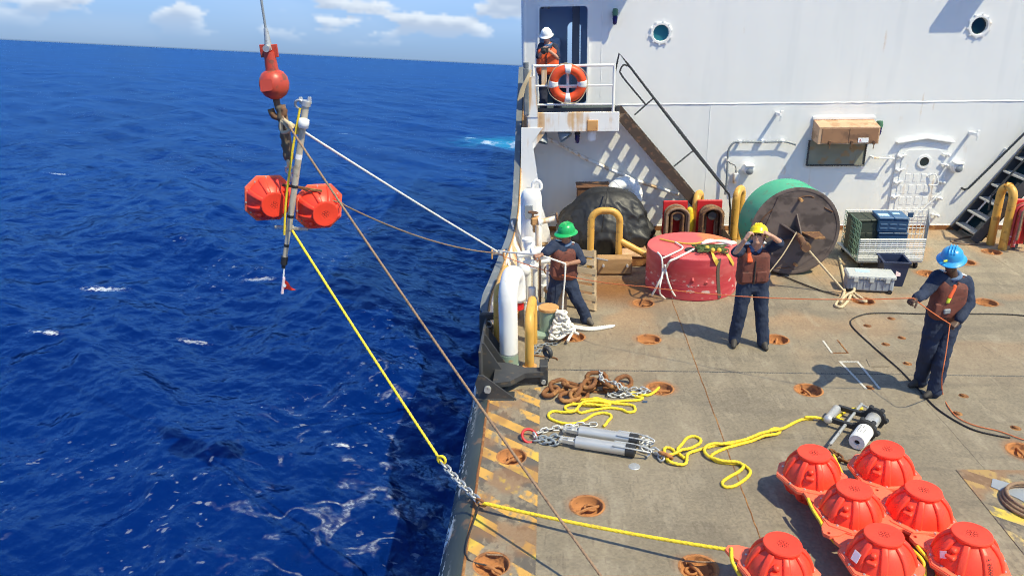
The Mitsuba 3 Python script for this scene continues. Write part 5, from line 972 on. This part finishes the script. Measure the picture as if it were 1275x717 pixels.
# ---------------------------------------------------------------- green drum buoy on its side
gd = thing('green_drum', 'big green drum lying on its side showing a brown plate with fins', 'drum'); R_ = .78
gaxis = unit([.07, -.99, .02]); gc_ = A((4.214, 13.55, 0.841)); gc_[2] = R_ + .02
part(gd, 'shell', lathe([(R_ * .97, -.72), (R_, -.70), (R_, -.01), (R_ * .99, 0)], gc_, gaxis, 72), 'green_drum_paint', None, 40)
part(gd, 'rim', lathe([(R_ * .99, -.005), (R_ * 1.004, .004), (R_ * .985, .012), (R_ * .93, .012), (R_ * .925, .004)], gc_, gaxis, 72), 'brown_plate', None, 40)
part(gd, 'end_plate', lathe([(R_ * .985, .002), (R_ * .5, .004), (.0001, .004)], gc_, gaxis, 64), 'brown_plate', None, 40); part(gd, 'back_plate', lathe([(.0001, -.72), (R_ * .97, -.72)], gc_, gaxis, 64), 'green_drum_paint', None, False)
s, _, u = frame(gaxis); 
sqp = sg.Polygon([(-.60, .28), (-.05, .66), (.62, .20), (.34, -.60), (-.40, -.56)]).buffer(.02, 2)
part(gd, 'square_plate', plate(sqp, .016, gc_ + gaxis * .004, s, np.cross(gaxis, s)), 'brown_plate', None, 20)
part(gd, 'crack_weld', tube(curve([gc_ + gaxis * .01 + s * a + u * b for a, b in ((-.62, .34), (-.40, .46), (-.22, .62), (0, .60), (.35, .46), (.60, .22), (.62, .0))], .05), .010), 'dark_box', None, True)
part(gd, 'seam', tube(curve([gc_ + gaxis * .008 + s * a + u * b for a, b in ((-.45, -.30), (-.10, -.62), (.30, -.66))], .1), .008), 'dark_box', None, True)
for nm_, a, b in (('stud', -.02, .58), ('stud', .56, .02), ('stud', -.05, -.58)): part(gd, nm_, cyl(gc_ + s * a + u * b, gc_ + s * a + u * b + gaxis * .12, .026), 'rust_cap')
def fin(dirv, L, hgt_): part(gd, 'fin', plate([(0, 0), (L, 0), (.06, hgt_), (0, hgt_)], .02, gc_ + gaxis * .004 - np.cross(dirv, gaxis) * .01, dirv, gaxis), 'brown_plate')
for a in (90, 210, 330, 30): fin(unit(s * math.cos(math.radians(a)) + u * math.sin(math.radians(a))), .34, .30)
pe = gc_ + gaxis * .78 + s * .10 + u * -.03
part(gd, 'pipe', cyl(gc_ + gaxis * .1, pe, .055, n=18), 'brown_steel', None, True); part(gd, 'pipe_end', cyl(pe - gaxis * .02, pe + gaxis * .05, .08, n=18), 'brown_steel')
part(gd, 'foot_plate', plate([(-.02, 0), (.30, 0), (.22, .40), (.02, .40)], .02, gc_ + gaxis * .02 - s * .40 - u * .02, s, gaxis), 'brown_steel')
solo('drum_lashing', strap([A((4.076, 13.0, 0.954)), A((3.818, 12.75, 0.645)), A((3.583, 12.6, 0.389))], .03), 'rope_tan', 'tan strap running down from the fins of the green drum', 'strap')
solo('drum_lashing', tube([pe, (4.866, 12.65, 0.03)], .018), 'rope_tan', 'tight tan rope from the pipe end of the green drum to the deck socket', 'rope', smooth=True)
solo('drum_lashing', tube(curve([(4.0, 13.567, 0.02), (4.299, 13.049, 0.02), (4.532, 12.711, 0.02), (4.736, 12.53, 0.02)], .1), .012), 'cable_black', 'dark line lying on the deck below the green drum', 'line')
# ---------------------------------------------------------------- wire cart with crates, case, tote
ct = thing('wire_cart', 'white wire mesh cart loaded with plastic crates', 'cart')
fx0, fx1, fy = 5.467, 6.609, 13.85; by = 14.95; bx_0, bx_1 = 5.553, 7.056; zt_ = 0.552
nb = 11
for k in range(nb):
    z = .17 + (zt_ - .17) * k / (nb - 1); part(ct, 'front_bar', bar((fx0, fy, z), (fx1, fy, z), .025, .030 if k in (nb - 1, 0, 5) else .020), 'cart_white' if k % 3 else 'case_lid')
for k in range(13): x = fx0 + (fx1 - fx0) * k / 12; part(ct, 'front_wire', cyl((x, fy + .02, .14), (x, fy + .02, zt_), .007, n=6), 'cart_white')
zb2 = 0.786
for k in range(6): z = .2 + (zb2 - .2) * k / 5; part(ct, 'back_wire', cyl((bx_0, by, z), (bx_1, by, z), .009, n=6), 'cart_white')
for k in range(22): x = bx_0 + (bx_1 - bx_0) * k / 21; part(ct, 'back_wire', cyl((x, by, .2), (x, by, zb2), .007, n=6), 'cart_white')
for side, X0, X1, m in (('left', fx0 - .02, bx_0, 'wire_green'), ('right', fx1, bx_1 + .03, 'lamp_grey')):
    for k in range(8): part(ct, 'side_wire', cyl((X0, fy, .16 + .10 * k), (X1, by, .18 + (zb2 - .18) * k / 7), .007, n=6), m)
    for k in range(12): u_ = k / 11; part(ct, 'side_wire', cyl((X0 + (X1 - X0) * u_, fy + (by - fy) * u_, .16), (X0 + (X1 - X0) * u_, fy + (by - fy) * u_, .86 + (zb2 - .86) * u_), .007, n=6), m)
part(ct, 'tray', cbox(((fx0 + fx1) / 2, (fy + by) / 2, .14), (fx1 - fx0, by - fy, .04)), 'galvanised')
part(ct, 'sign', cbox((6.655, by - .25, 0.762), (.10, .02, .09), .003), 'crate_blue')
for x in (fx0 + .1, fx1 - .08):
    for y in (fy + .08, by - .1): c_ = part(ct, 'caster', cyl((x - .02, y, .06), (x + .02, y, .06), .06, n=16), 'black_rubber'); part(c_, 'fork', cbox((x, y + .01, .105), (.05, .06, .05)), 'galvanised')
def crate(c, size, yaw, cols, label, name='plastic_crate'):
    t = thing(name, label, 'crate'); R = rotz(yaw); c = A(c); sx, sy, sz = size
    part(t, 'body', cbox(c + [0, 0, sz / 2], size, .02, R), cols[0])
    for k in (-1, 1): part(t, 'lid_flap', cbox(c + R @ A([k * sx * .25, 0, sz + .02]), (sx * .49, sy + .03, .035), .008, R), cols[1])
    for k in (-1, 0, 1): part(t, 'groove', cbox(c + R @ A([k * sx * .3, -sy / 2 - .004, sz * .62]), (sx * .24, .012, sz * .10), .003, R), cols[1]); part(t, 'groove', cbox(c + R @ A([k * sx * .3, -sy / 2 - .004, sz * .30]), (sx * .24, .012, sz * .10), .003, R), cols[1])
    part(t, 'handle', cbox(c + R @ A([sx / 2 + .01, 0, sz * .75]), (.03, sy * .4, .05), .008, R), cols[0])
    return t
t = crate(A((6.14, 14.35, 0.376)) * A([1, 1, 0]) + A([0, 0, .60]), (.52, .46, .24), -.10, ('crate_blue', 'crate_lid'), 'blue lidded crate on top of the stack in the wire cart'); q = A((6.14, 14.35, 0.376)) * A([1, 1, 0])
part(t, 'label', cbox(q + A([-.15, -.05, .882]), (.18, .15, .004), .001, rotz(-.1)), 'label_blue'); part(t, 'label', cbox(q + A([.10, .02, .882]), (.12, .10, .004), .001, rotz(-.1)), 'label_blue')
crate(q + A([.02, 0, .16]), (.52, .46, .40), -.06, ('crate_blue', 'crate_blue'), 'blue crate under the lidded one in the wire cart')
crate(A((5.732, 14.45, 0.345)) * A([1, 1, 0]) + A([0, 0, .16]), (.46, .50, .62), .05, ('case_green', 'case_green'), 'dark green case in the left end of the wire cart')
gcx = thing('equipment_case', 'long grey plastic case with a pale lid on the deck', 'case'); p0, p1 = A((4.928, 12.744, 0.0)), A((5.649, 12.637, 0.0)); e = unit(p1 - p0); Lc = np.linalg.norm(p1 - p0); R = np.stack([e, np.cross([0, 0, 1.], e), [0, 0, 1.]], 1); cc = (p0 + p1) / 2 + R[:, 1] * .17
part(gcx, 'body', cbox(cc + [0, 0, .13], (Lc, .34, .22), .03, R), 'case_grey'); part(gcx, 'lid', cbox(cc + [0, 0, .272], (Lc + .04, .38, .085), .025, R), 'case_lid')
for k in range(-3, 4): part(gcx, 'rib', cbox(cc + R @ A([k * Lc / 7.2, -.172, .14]), (.02, .02, .18), .004, R), 'case_grey')
for k in (-.34, 0, .34): part(gcx, 'latch', cbox(cc + R @ A([k * Lc, -.19, .235]), (.07, .03, .09), .006, R), 'case_lid')
for k in range(-5, 6): part(gcx, 'lid_rib', cbox(cc + R @ A([k * Lc / 11.5, -.19, .262]), (.022, .02, .05), .004, R), 'case_grey')
part(gcx, 'label', cbox(cc + R @ A([-.12, .02, .317]), (.22, .12, .004), .001, R), 'label_blue')
for k in (-1, 1): part(gcx, 'wheel', cyl(cc + R @ A([k * (Lc / 2 - .06), -.20, .035]), cc + R @ A([k * (Lc / 2 - .06), -.14, .035]), .035), 'black_rubber')
to = thing('storage_tote', 'open navy blue plastic tote beside the grey case', 'tote'); c = A((5.801, 13.065, 0.0)) + A([0, .10, 0])
def tote():
    o = []
    for z, w, d_ in ((0, .155, .17), (.40, .20, .22), (.43, .225, .245), (.45, .225, .245), (.45, .19, .21), (.05, .145, .16)): o.append([(sx * w, sy * d_, z) for sx, sy in ((-1, -1), (1, -1), (1, 1), (-1, 1))])
    v = A(o).reshape(-1, 3); f = [(4 * i + j, 4 * i + (j + 1) % 4, 4 * i + 4 + (j + 1) % 4, 4 * i + 4 + j) for i in range(5) for j in range(4)] + [(3, 2, 1, 0), (20, 21, 22, 23)]
    return tm(v @ rotz(-.12).T + c, f)
part(to, 'body', tote(), 'tote_navy', None, False); part(to, 'label', cbox(c + A([.02, -.207, .25]), (.08, .006, .11), .001, rotx(-.10)), 'label_pink')
for k in (-1, 1): part(to, 'handle', cbox(c + A([k * .23, 0, .40]), (.03, .14, .05), .008), 'tote_navy')

# ---------------------------------------------------------------- people
def sp(c, r, n=18): return Manifold.sphere(float(r), n).translate(tuple(float(x) for x in c))
def hull(*cr_): return Manifold.batch_hull([sp(c, r) for c, r in cr_])
def limb(*cr_): return [hull(a, b) for a, b in zip(cr_[:-1], cr_[1:])]
def skin_mesh(parts, edge=.022, it=6):
    m = Manifold.batch_boolean(parts, m3.OpType.Add).refine_to_length(edge); t = to_tm(m); t.merge_vertices()
    trimesh.smoothing.filter_taubin(t, lamb=.5, nu=.53, iterations=it); return t
def wrinkle(m, amp, f=(9, 9, 16), seed=0):
    n_ = m.vertex_normals; d = meshkit.fbm(m.vertices * A(f), 3, seed) - .5; m.vertices = m.vertices + n_ * (d * 2 * amp)[:, None]; return m
def hand(w, d, palm, grip=.6, side=1, s=1.0):
    """palm, five unequal bent fingers and a thumb leaving the side of the palm; palm: the way the palm faces"""
    d = unit(d); palm = unit(A(palm) - d * (A(palm) @ d)); x = np.cross(d, palm) * side; w = A(w); o = []
    o.append(Manifold.batch_hull([sp(w, .026 * s), *[sp(w + d * .085 * s + x * k * s, .013 * s) for k in (-.030, .030)], *[sp(w + d * .03 * s + x * k * s, .016 * s) for k in (-.024, .028)]]))
    for k, L in zip((-.032, -.011, .011, .032), (.058, .075, .082, .072)):
        p = w + d * .088 * s + x * k * s; a = 0.; q = []
        for j, f in enumerate((.45, .32, .23)):
            a += grip * (1.15, 1.25, .8)[j]; q.append((p, .0098 * s - .0008 * j * s)); p = p + (d * math.cos(a) + palm * math.sin(a)) * L * f * s
        q.append((p, .0075 * s)); o += limb(*q)
    p = w + d * .028 * s + x * .030 * s; q = [(p, .014 * s)]; a = .75
    for L in (.040, .030): p = p + (d * math.cos(a) * .8 + x * math.sin(a) * .75 + palm * (.25 + .7 * grip)) * L * s; q.append((p, .011 * s)); a -= .6
    return o + limb(*q)
def head_parts(c, f, up, s=1.0):
    f = unit(f); up = unit(A(up) - f * (A(up) @ f)); r = np.cross(f, up); P = lambda a, b, k: A(c) + (r * a + f * b + up * k) * s
    o = [Manifold.batch_hull([sp(P(0, -.012, .035), .088 * s, 24), sp(P(0, .02, .02), .078 * s, 24), sp(P(0, -.03, -.01), .075 * s)]), Manifold.batch_hull([sp(P(0, .03, -.005), .070 * s), sp(P(0, .055, -.085), .032 * s), sp(P(-.035, .01, -.06), .03 * s), sp(P(.035, .01, -.06), .03 * s)]),
         hull((P(0, .092, .012), .010 * s), (P(0, .112, -.026), .013 * s)), hull((P(-.014, .098, -.030), .009 * s), (P(.014, .098, -.030), .009 * s)), hull((P(-.018, .086, -.062), .008 * s), (P(.018, .086, -.062), .008 * s)),
         hull((P(-.086, -.005, .01), .012 * s), (P(-.088, -.016, -.022), .010 * s)), hull((P(.086, -.005, .01), .012 * s), (P(.088, -.016, -.022), .010 * s))]
    return o, P, (f, up, r)
def hat_mesh(c, f, up, brim, s=1.0):
    f = unit(f); up = unit(A(up) - f * (A(up) @ f)); r = np.cross(f, up); n_ = 40; v = []
    pr = [(0, .132), (.042, .128), (.078, .112), (.104, .083), (.118, .043), (.122, .0), (brim * .86 + .12 * .14, -.010), (brim, -.018), (brim, -.024), (.117, -.008), (.110, -.004)]
    for rad, z in pr:
        for j in range(n_):
            t = j * 2 * np.pi / n_; sc = 1.12 if True else 1; ex = 1.0 + (.10 * max(0, math.cos(t)) ** 2 if rad > .123 else 0)
            v.append(A(c) + (f * rad * 1.10 * ex * math.cos(t) + r * rad * math.sin(t) + up * (z - (.012 * max(0, math.cos(t)) if rad > .123 else 0))) * s)
    i, j = np.meshgrid(np.arange(len(pr) - 1), np.arange(n_), indexing='ij')
    dome_ = tm(v, np.stack([i * n_ + j, (i + 1) * n_ + j, (i + 1) * n_ + (j + 1) % n_, i * n_ + (j + 1) % n_], -1).reshape(-1, 4))
    rg_ = [tube([A(c) + (f * q * 1.1 + r * k + up * (z + .004)) * s for q, z in ((-.095, .090), (-.055, .123), (0, .134), (.055, .123), (.095, .090))], .010 * s, 6) for k in (-.03, 0, .03)]
    return dome_, cat(*rg_)
def person(label, J, face, up, skin, hat, brim, sleeve, boots, vest='vest_maroon', hands=((.6, 1), (.6, 1)), palms=((0, 0, -1), (0, 0, -1)), hdir=None, glasses=True, toes=None, pockets=True, s=1.0, group=None, top='coverall_navy', extra_hat=None):
    t = thing('person', label, 'person', group); J = {k: A(v, float) for k, v in J.items()}
    f = unit(face); hd_, P, (fv, uv_, rv) = head_parts(J['head'], f, up, s)
    fwd_b = unit(J['front']); lat = unit(J['shR'] - J['shL']); mid = (J['shL'] + J['shR']) / 2; hip = (J['hipL'] + J['hipR']) / 2; nb_ = mid + A([0, 0, .03])
    sk = hd_ + limb((nb_ - [0, 0, .04], .075 * s), (J['head'] - uv_ * .06 * s - fv * .02 * s, .055 * s)) + [Manifold.batch_hull([sp(J['shL'] + lat * .05, .05 * s), sp(J['shR'] - lat * .05, .05 * s), sp(hip, .08 * s)])]
    for a, k in (('L', 0), ('R', 1)):
        sk += limb((J['sh' + a], .048 * s), (J['el' + a], .040 * s), (J['wr' + a], .029 * s)); d = J['wr' + a] - J['el' + a] if hdir is None or hdir[k] is None else A(hdir[k])
        sk += hand(J['wr' + a] + unit(d) * .015, d, palms[k], hands[k][0], hands[k][1], s)
        sk += limb((J['hip' + a], .07 * s), (J['kn' + a], .05 * s), (J['an' + a], .038 * s))
    body = skin_mesh(sk, .012, 3); part(t, 'body', body, skin, None, True)
    cv = [Manifold.batch_hull([sp(J['shL'] + lat * .035 - [0, 0, .02], .0850 * s), sp(J['shR'] - lat * .035 - [0, 0, .02], .0850 * s), sp(mid + A([0, 0, -.24]) - lat * .10 + fwd_b * .02, .1254 * s), sp(mid + A([0, 0, -.24]) + lat * .10 + fwd_b * .02, .1254 * s)]),
          Manifold.batch_hull([sp(mid + A([0, 0, -.24]) - lat * .08 + fwd_b * .01, .1254 * s), sp(mid + A([0, 0, -.24]) + lat * .08 + fwd_b * .01, .1254 * s), sp(J['hipL'] + [0, 0, .10], .1254 * s), sp(J['hipR'] + [0, 0, .10], .1254 * s)]),
          Manifold.batch_hull([sp(J['hipL'] + [0, 0, .12], .1286 * s), sp(J['hipR'] + [0, 0, .12], .1286 * s), sp(J['hipL'] - [0, 0, .05], .1221 * s), sp(J['hipR'] - [0, 0, .05], .1221 * s)])]
    for a in 'LR':
        e, w = J['el' + a], J['wr' + a]; end = e + (w - e) * sleeve
        if sleeve > 0: cv += limb((J['sh' + a], .0850 * s), (e, .0698 * s), (end, .0610 * s))
        else: cv += limb((J['sh' + a], .0872 * s), (J['sh' + a] * (.15 - sleeve * 0) + e * .85, .0763 * s))
        cv += limb((J['hip' + a], .1221 * s), (J['kn' + a], .0959 * s), (J['an' + a] + [0, 0, .03], .0850 * s), (J['an' + a] - [0, 0, .02], .0894 * s))
    part(t, 'coverall', wrinkle(skin_mesh(cv, .022, 5), .017, (8, 8, 13), len(label)), top, None, True)
    cb = mid + A([0, 0, .055]); part(t, 'collar', cat(torus(cb, .082 * s, .026 * s, unit(A([0, 0, 1.]) + fwd_b * .35), 22, 8), *[plate([(0, 0), (.075, -.02), (.06, -.10), (.01, -.06)], .008, cb + fwd_b * .085 + lat * (.008 * k) + A([0, 0, -.01]), lat * k, (0, 0, 1)) for k in (-1, 1)]), 'collar_blue', None, True)
    if vest:
        z1, z2 = mid + A([0, 0, -.10]), mid + A([0, 0, -.40]); vv = [Manifold.batch_hull([sp(z1 - lat * .10 + fwd_b * .05, .115 * s), sp(z1 + lat * .10 + fwd_b * .05, .115 * s), sp(z2 - lat * .11 + fwd_b * .04, .125 * s), sp(z2 + lat * .11 + fwd_b * .04, .125 * s), sp(z2 - lat * .09 - fwd_b * .03, .12 * s), sp(z2 + lat * .09 - fwd_b * .03, .12 * s), sp(z1 - lat * .09 - fwd_b * .03, .11 * s), sp(z1 + lat * .09 - fwd_b * .03, .11 * s)])]
        vv += limb((z1 - lat * .11 + fwd_b * .10, .055 * s), (J['shL'] + lat * .07 + A([0, 0, .045]), .045 * s), (z1 - lat * .10 - fwd_b * .08, .055 * s)) + limb((z1 + lat * .11 + fwd_b * .10, .055 * s), (J['shR'] - lat * .07 + A([0, 0, .045]), .045 * s), (z1 + lat * .10 - fwd_b * .08, .055 * s))
        neck_cut = sp(mid + A([0, 0, .04]) + fwd_b * .11, .10 * s); vm = skin_mesh([Manifold.batch_boolean(vv, m3.OpType.Add) - neck_cut], .02, 4)
        v_ = part(t, 'vest', wrinkle(vm, .006, (14, 14, 18), 3), vest, None, True)
        fr = lambda a, b, dz, out: mid + lat * a + A([0, 0, dz]) + fwd_b * out
        part(v_, 'zip', tube([fr(0, 0, -.12, .172), fr(0, 0, -.28, .176), fr(0, 0, -.46, .170)], .010), 'black_plastic')
        if pockets:
            for k in (-1, 1):
                part(v_, 'pocket', to_tm(Manifold.batch_hull([sp(fr(k * .10 + i * .055, 0, -.36 + j * .06, .155), .022) for i in (-1, 1) for j in (-1, 1)])), vest, None, True)
                part(v_, 'reflective_band', cbox(J['shL' if k < 0 else 'shR'] - lat * k * .07 + A([0, 0, .085]), (.08, .09, .012), .004, np.stack([lat, np.cross([0, 0, 1.], lat), [0, 0, 1.]], 1)), 'reflective')
    for a in 'LR':
        an = J['an' + a]; tv = unit(A([*toes[0 if a == 'L' else 1][:2], 0.])); g0 = an[2] - .085; q = A([an[0], an[1], g0])
        b_ = Manifold.batch_hull([sp(q - tv * .05 + [0, 0, .04], .040 * s), sp(q + tv * .10 + [0, 0, .035], .042 * s), sp(q + tv * .15 + [0, 0, .03], .034 * s), sp(an + [0, 0, .02], .052 * s)])
        b_ = b_.trim_by_plane((0, 0, 1), float(g0)); part(t, 'boot', skin_mesh([b_], .02, 1), boots, None, True)
    if hat:
        hc_ = J['head'] + uv_ * .055 * s - fv * .005; m1, m2 = hat_mesh(hc_, fv, uv_, brim, s); h_ = part(t, 'hard_hat', m1, hat, None, 50); part(h_, 'ridge', m2, hat, None, True)
        part(t, 'hair', skin_mesh([Manifold.batch_hull([sp(P(0, -.035, .03), .085 * s), sp(P(0, -.05, -.03), .060 * s), sp(P(-.05, -.03, 0), .045 * s), sp(P(.05, -.03, 0), .045 * s)])], .02, 1), 'hair_dark', None, True)
    if glasses:
        part(t, 'sunglasses', cat(*[to_tm(Manifold.batch_hull([sp(P(k * .018, .088, .012), .014 * s), sp(P(k * .052, .074, .010), .015 * s)])) for k in (-1, 1)], tube([P(.06, .07, .014), P(.086, -.01, .016)], .005), tube([P(-.06, .07, .014), P(-.086, -.01, .016)], .005)), 'black_plastic', None, True)
    else:
        for k in (-1, 1): part(t, 'eye', ball(P(k * .032, .083, .008), .011 * s, 1), 'eye', None, True)
    part(t, 'mouth', tube(curve([P(-.024, .088, -.064), P(0, .096, -.062), P(.024, .088, -.064)], .01), .004, 6), 'lips', None, True)
    return t, P, mid, lat, fwd_b

# man in the green hard hat, leaning back on the white line
Yp = 11.454
t, P, mid, lat, fb_ = person('person in a green hard hat leaning back to haul on the white line', dict(head=(0.216, 11.35, 1.439), shL=(0.045, 11.25, 1.311), shR=(0.347, 11.5, 1.19), elL=(-0.085, 11.15, 1.233), wrL=(-0.143, 11.1, 1.212), elR=(0.458, 11.35, 1.032), wrR=(0.274, 11.12, 1.075),
    hipL=(0.094, 11.35, 0.757), hipR=(0.26, 11.45, 0.7), knL=(0.016, 11.3, 0.451), anL=(-0.032, 11.25, 0.181), knR=(0.371, 11.4, 0.424), anR=(0.53, 11.419, 0.09), front=(-.35, -.95, 0)),
    (-.80, -.55, -.08), (.1, 0, 1), 'skin_tan', 'hat_green', .160, .12, 'boot_leather', hands=((.95, 1), (.95, -1)), palms=((0, .3, -1), (0, .4, -1)), hdir=((-.9, -.3, -.1), (-.95, -.1, -.05)), toes=((-.5, -.8), (.6, -.8)))
part(t, 'vest__orange_panel', to_tm(Manifold.batch_hull([sp(mid + lat * a + A([0, 0, z]) + fb_ * o, .03) for a, z, o in ((.12, .02, .06), (.13, -.20, .13), (.06, -.20, .155), (.09, -.02, .10))])), 'vest_salmon', 'salmon orange panel on the chest', True)
gl = A((-0.178, 11.1, 1.219)); gr2 = A((0.203, 11.08, 1.083))
solo('haul_line', tube(np.vstack([sag(tw + A([.02, 0, .01]), gl, .01, 12), sag(gl, gr2, .0, 8), curve([gr2, A((0.198, 11.05, 0.894)), A((0.17, 11.05, 0.513)), A((0.159, 10.964, 0.2)), A((0.167, 10.629, 0.22))], .05)]), .0135, 8), 'rope_white', 'white line held by the person in the green hard hat, ending in the pile', 'rope', smooth=True)

# man in the yellow hard hat, hands raised to his face
t, P, mid, lat, fb_ = person('person in a yellow hard hat looking up with both hands raised to the face', dict(head=(2.824, 10.62, 1.627), shL=(2.631, 10.7, 1.428), shR=(2.986, 10.72, 1.438), elL=(2.495, 10.46, 1.462), wrL=(2.584, 10.36, 1.677), elR=(3.118, 10.6, 1.559), wrR=(2.967, 10.5, 1.682),
    hipL=(2.729, 10.68, 0.948), hipR=(2.929, 10.7, 0.94), knL=(2.667, 10.62, 0.532), anL=(2.633, 10.657, 0.09), knR=(2.976, 10.66, 0.516), anR=(3.022, 10.593, 0.09), front=(-.06, -1, 0)),
    (-.48, -.72, .50), (.05, .45, 1), 'skin_light', 'hat_yellow', .150, -.1, 'boot_dark', hands=((.75, 1), (.75, -1)), palms=((1, .2, 0), (-1, .2, 0)), hdir=((.45, .1, .75), (-.6, .05, .35)), toes=((-.25, -1), (.1, -1)))
part(t, 'vest__orange_panel', to_tm(Manifold.batch_hull([sp(mid + lat * a + A([0, 0, z]) + fb_ * o, .022) for a, z, o in ((-.10, .03, .09), (-.10, -.12, .165), (-.06, -.12, .165))])), 'vest_orange', 'orange tab on the shoulder strap', True)

# man in the blue hard hat, paying out the orange cord
t, P, mid, lat, fb_ = person('person in a blue hard hat holding the thin orange cord in both hands', dict(head=(4.682, 9.12, 1.803), shL=(4.593, 9.18, 1.59), shR=(4.968, 9.26, 1.498), elL=(4.396, 9.02, 1.442), wrL=(4.238, 8.86, 1.44), elR=(5.008, 9.16, 1.258), wrR=(4.824, 8.98, 1.089),
    hipL=(4.684, 9.22, 1.021), hipR=(4.893, 9.28, 0.964), knL=(4.642, 9.2, 0.641), anL=(4.739, 9.425, 0.09), knR=(4.807, 9.16, 0.595), anR=(4.799, 9.157, 0.09), front=(-.40, -.92, 0)),
    (-.50, -.84, -.22), (0, 0, 1), 'skin_dark', 'hat_blue', .162, .88, 'boot_dark', hands=((.95, 1), (.95, -1)), palms=((.2, .2, -1), (-.2, .3, -1)), hdir=((-.8, -.5, -.1), (-.75, -.4, -.2)), toes=((-1, -.35), (-1, -.5)))
part(t, 'hard_hat__reflector', cbox(P(.045, .135, .075), (.07, .012, .022), .004, rotz(.35)), 'lime')
part(t, 'vest__light', to_tm(hull((mid + lat * .045 + A([0, 0, -.03]) + fb_ * .165, .024), (mid + lat * .0 + A([0, 0, -.16]) + fb_ * .19, .026))), 'vest_orange', 'orange rescue light on the chest', True)
part(t, 'vest__light_cap', to_tm(hull((mid + A([0, 0, -.17]) + fb_ * .19, .025), (mid - lat * .015 + A([0, 0, -.22]) + fb_ * .19, .024))), 'lime', None, True)
part(t, 'vest__buckle', cbox(mid + A([0, 0, -.34]) + fb_ * .20, (.09, .03, .06), .012, rotz(.3)), 'lamp_grey')
h1, h2 = A((4.167, 8.8, 1.469)), A((4.692, 8.9, 1.103))
solo('orange_cord', tube(np.vstack([sag(tw + A([.05, -.1, -.02]), (1.229, 10.2, 1.071), .10, 20), sag((1.249, 10.19, 1.072), h1, .08, 30), sag(h1, h2, .01, 8), curve([h2, A((4.617, 8.72, 0.807)), A((4.594, 8.66, 0.522)), A((4.93, 9.202, 0.015)), A((4.855, 8.901, 0.012)), A((4.847, 8.612, 0.012)), A((4.965, 8.43, 0.012)), A((5.178, 8.309, 0.012)), A((5.323, 8.156, 0.012)), A((5.507, 8.008, 0.012))], .05)]), .0062, 6), 'cord_orange', 'thin orange cord from the bulwark to the hands of the person in the blue hat', 'cord', smooth=True)

# woman with the camera on the balcony
wy = WY - .78
t, P, mid, lat, fb_ = person('person in a white hard hat holding a camera on the balcony', dict(head=(-0.095, 15.5, 3.951), shL=(-0.185, 15.5, 3.774), shR=(0.053, 15.52, 3.77), elL=(-0.237, 15.42, 3.588), wrL=(-0.182, 15.27, 3.694), elR=(0.113, 15.42, 3.584), wrR=(-0.028, 15.27, 3.713),
    hipL=(-0.149, 15.5, 3.333), hipR=(0.009, 15.52, 3.329), knL=(-0.157, 15.48, 3.011), anL=(-0.157, 15.44, 2.741) * A([1, 1, 0]) + A([0, 0, FZ + .08]), knR=(0.047, 15.5, 3.007), anR=(0.116, 15.44, 2.738) * A([1, 1, 0]) + A([0, 0, FZ + .08]), front=(-.2, -1, 0)),
    (-.25, -.92, -.30), (0, 0, 1), 'skin_light', 'hat_white', .150, -.1, 'black_rubber', vest='vest_orange', hands=((.7, 1), (.7, -1)), palms=((.6, .3, .3), (-.6, .3, .3)), hdir=((.3, -.4, .5), (-.5, -.3, .3)), glasses=False, toes=((-.2, -1), (.3, -1)), pockets=False, s=.86, top='tee_navy')
cm_ = thing('handheld_camera', 'black camera in the hands of the person on the balcony', 'camera'); q = A((-0.13, 15.17, 3.744))
part(cm_, 'body', cbox(q, (.14, .06, .095), .012), 'black_plastic'); part(cm_, 'lens', cyl(q + [0, -.02, -.005], q + [-.01, -.12, -.03], .036, n=18), 'black_plastic'); part(cm_, 'strap', tube(curve([q + [-.06, .02, .04], mid + A([-.08, -.10, .02]), mid + A([-.07, .02, .09]), mid + A([.07, .02, .09]), mid + A([.08, -.10, .02]), q + [.06, .02, .04]], .05), .010), 'black_rubber')

for k_ in [k for k in labels if k not in scene and not any(x.startswith(k + '__') for x in scene)]: del labels[k_]
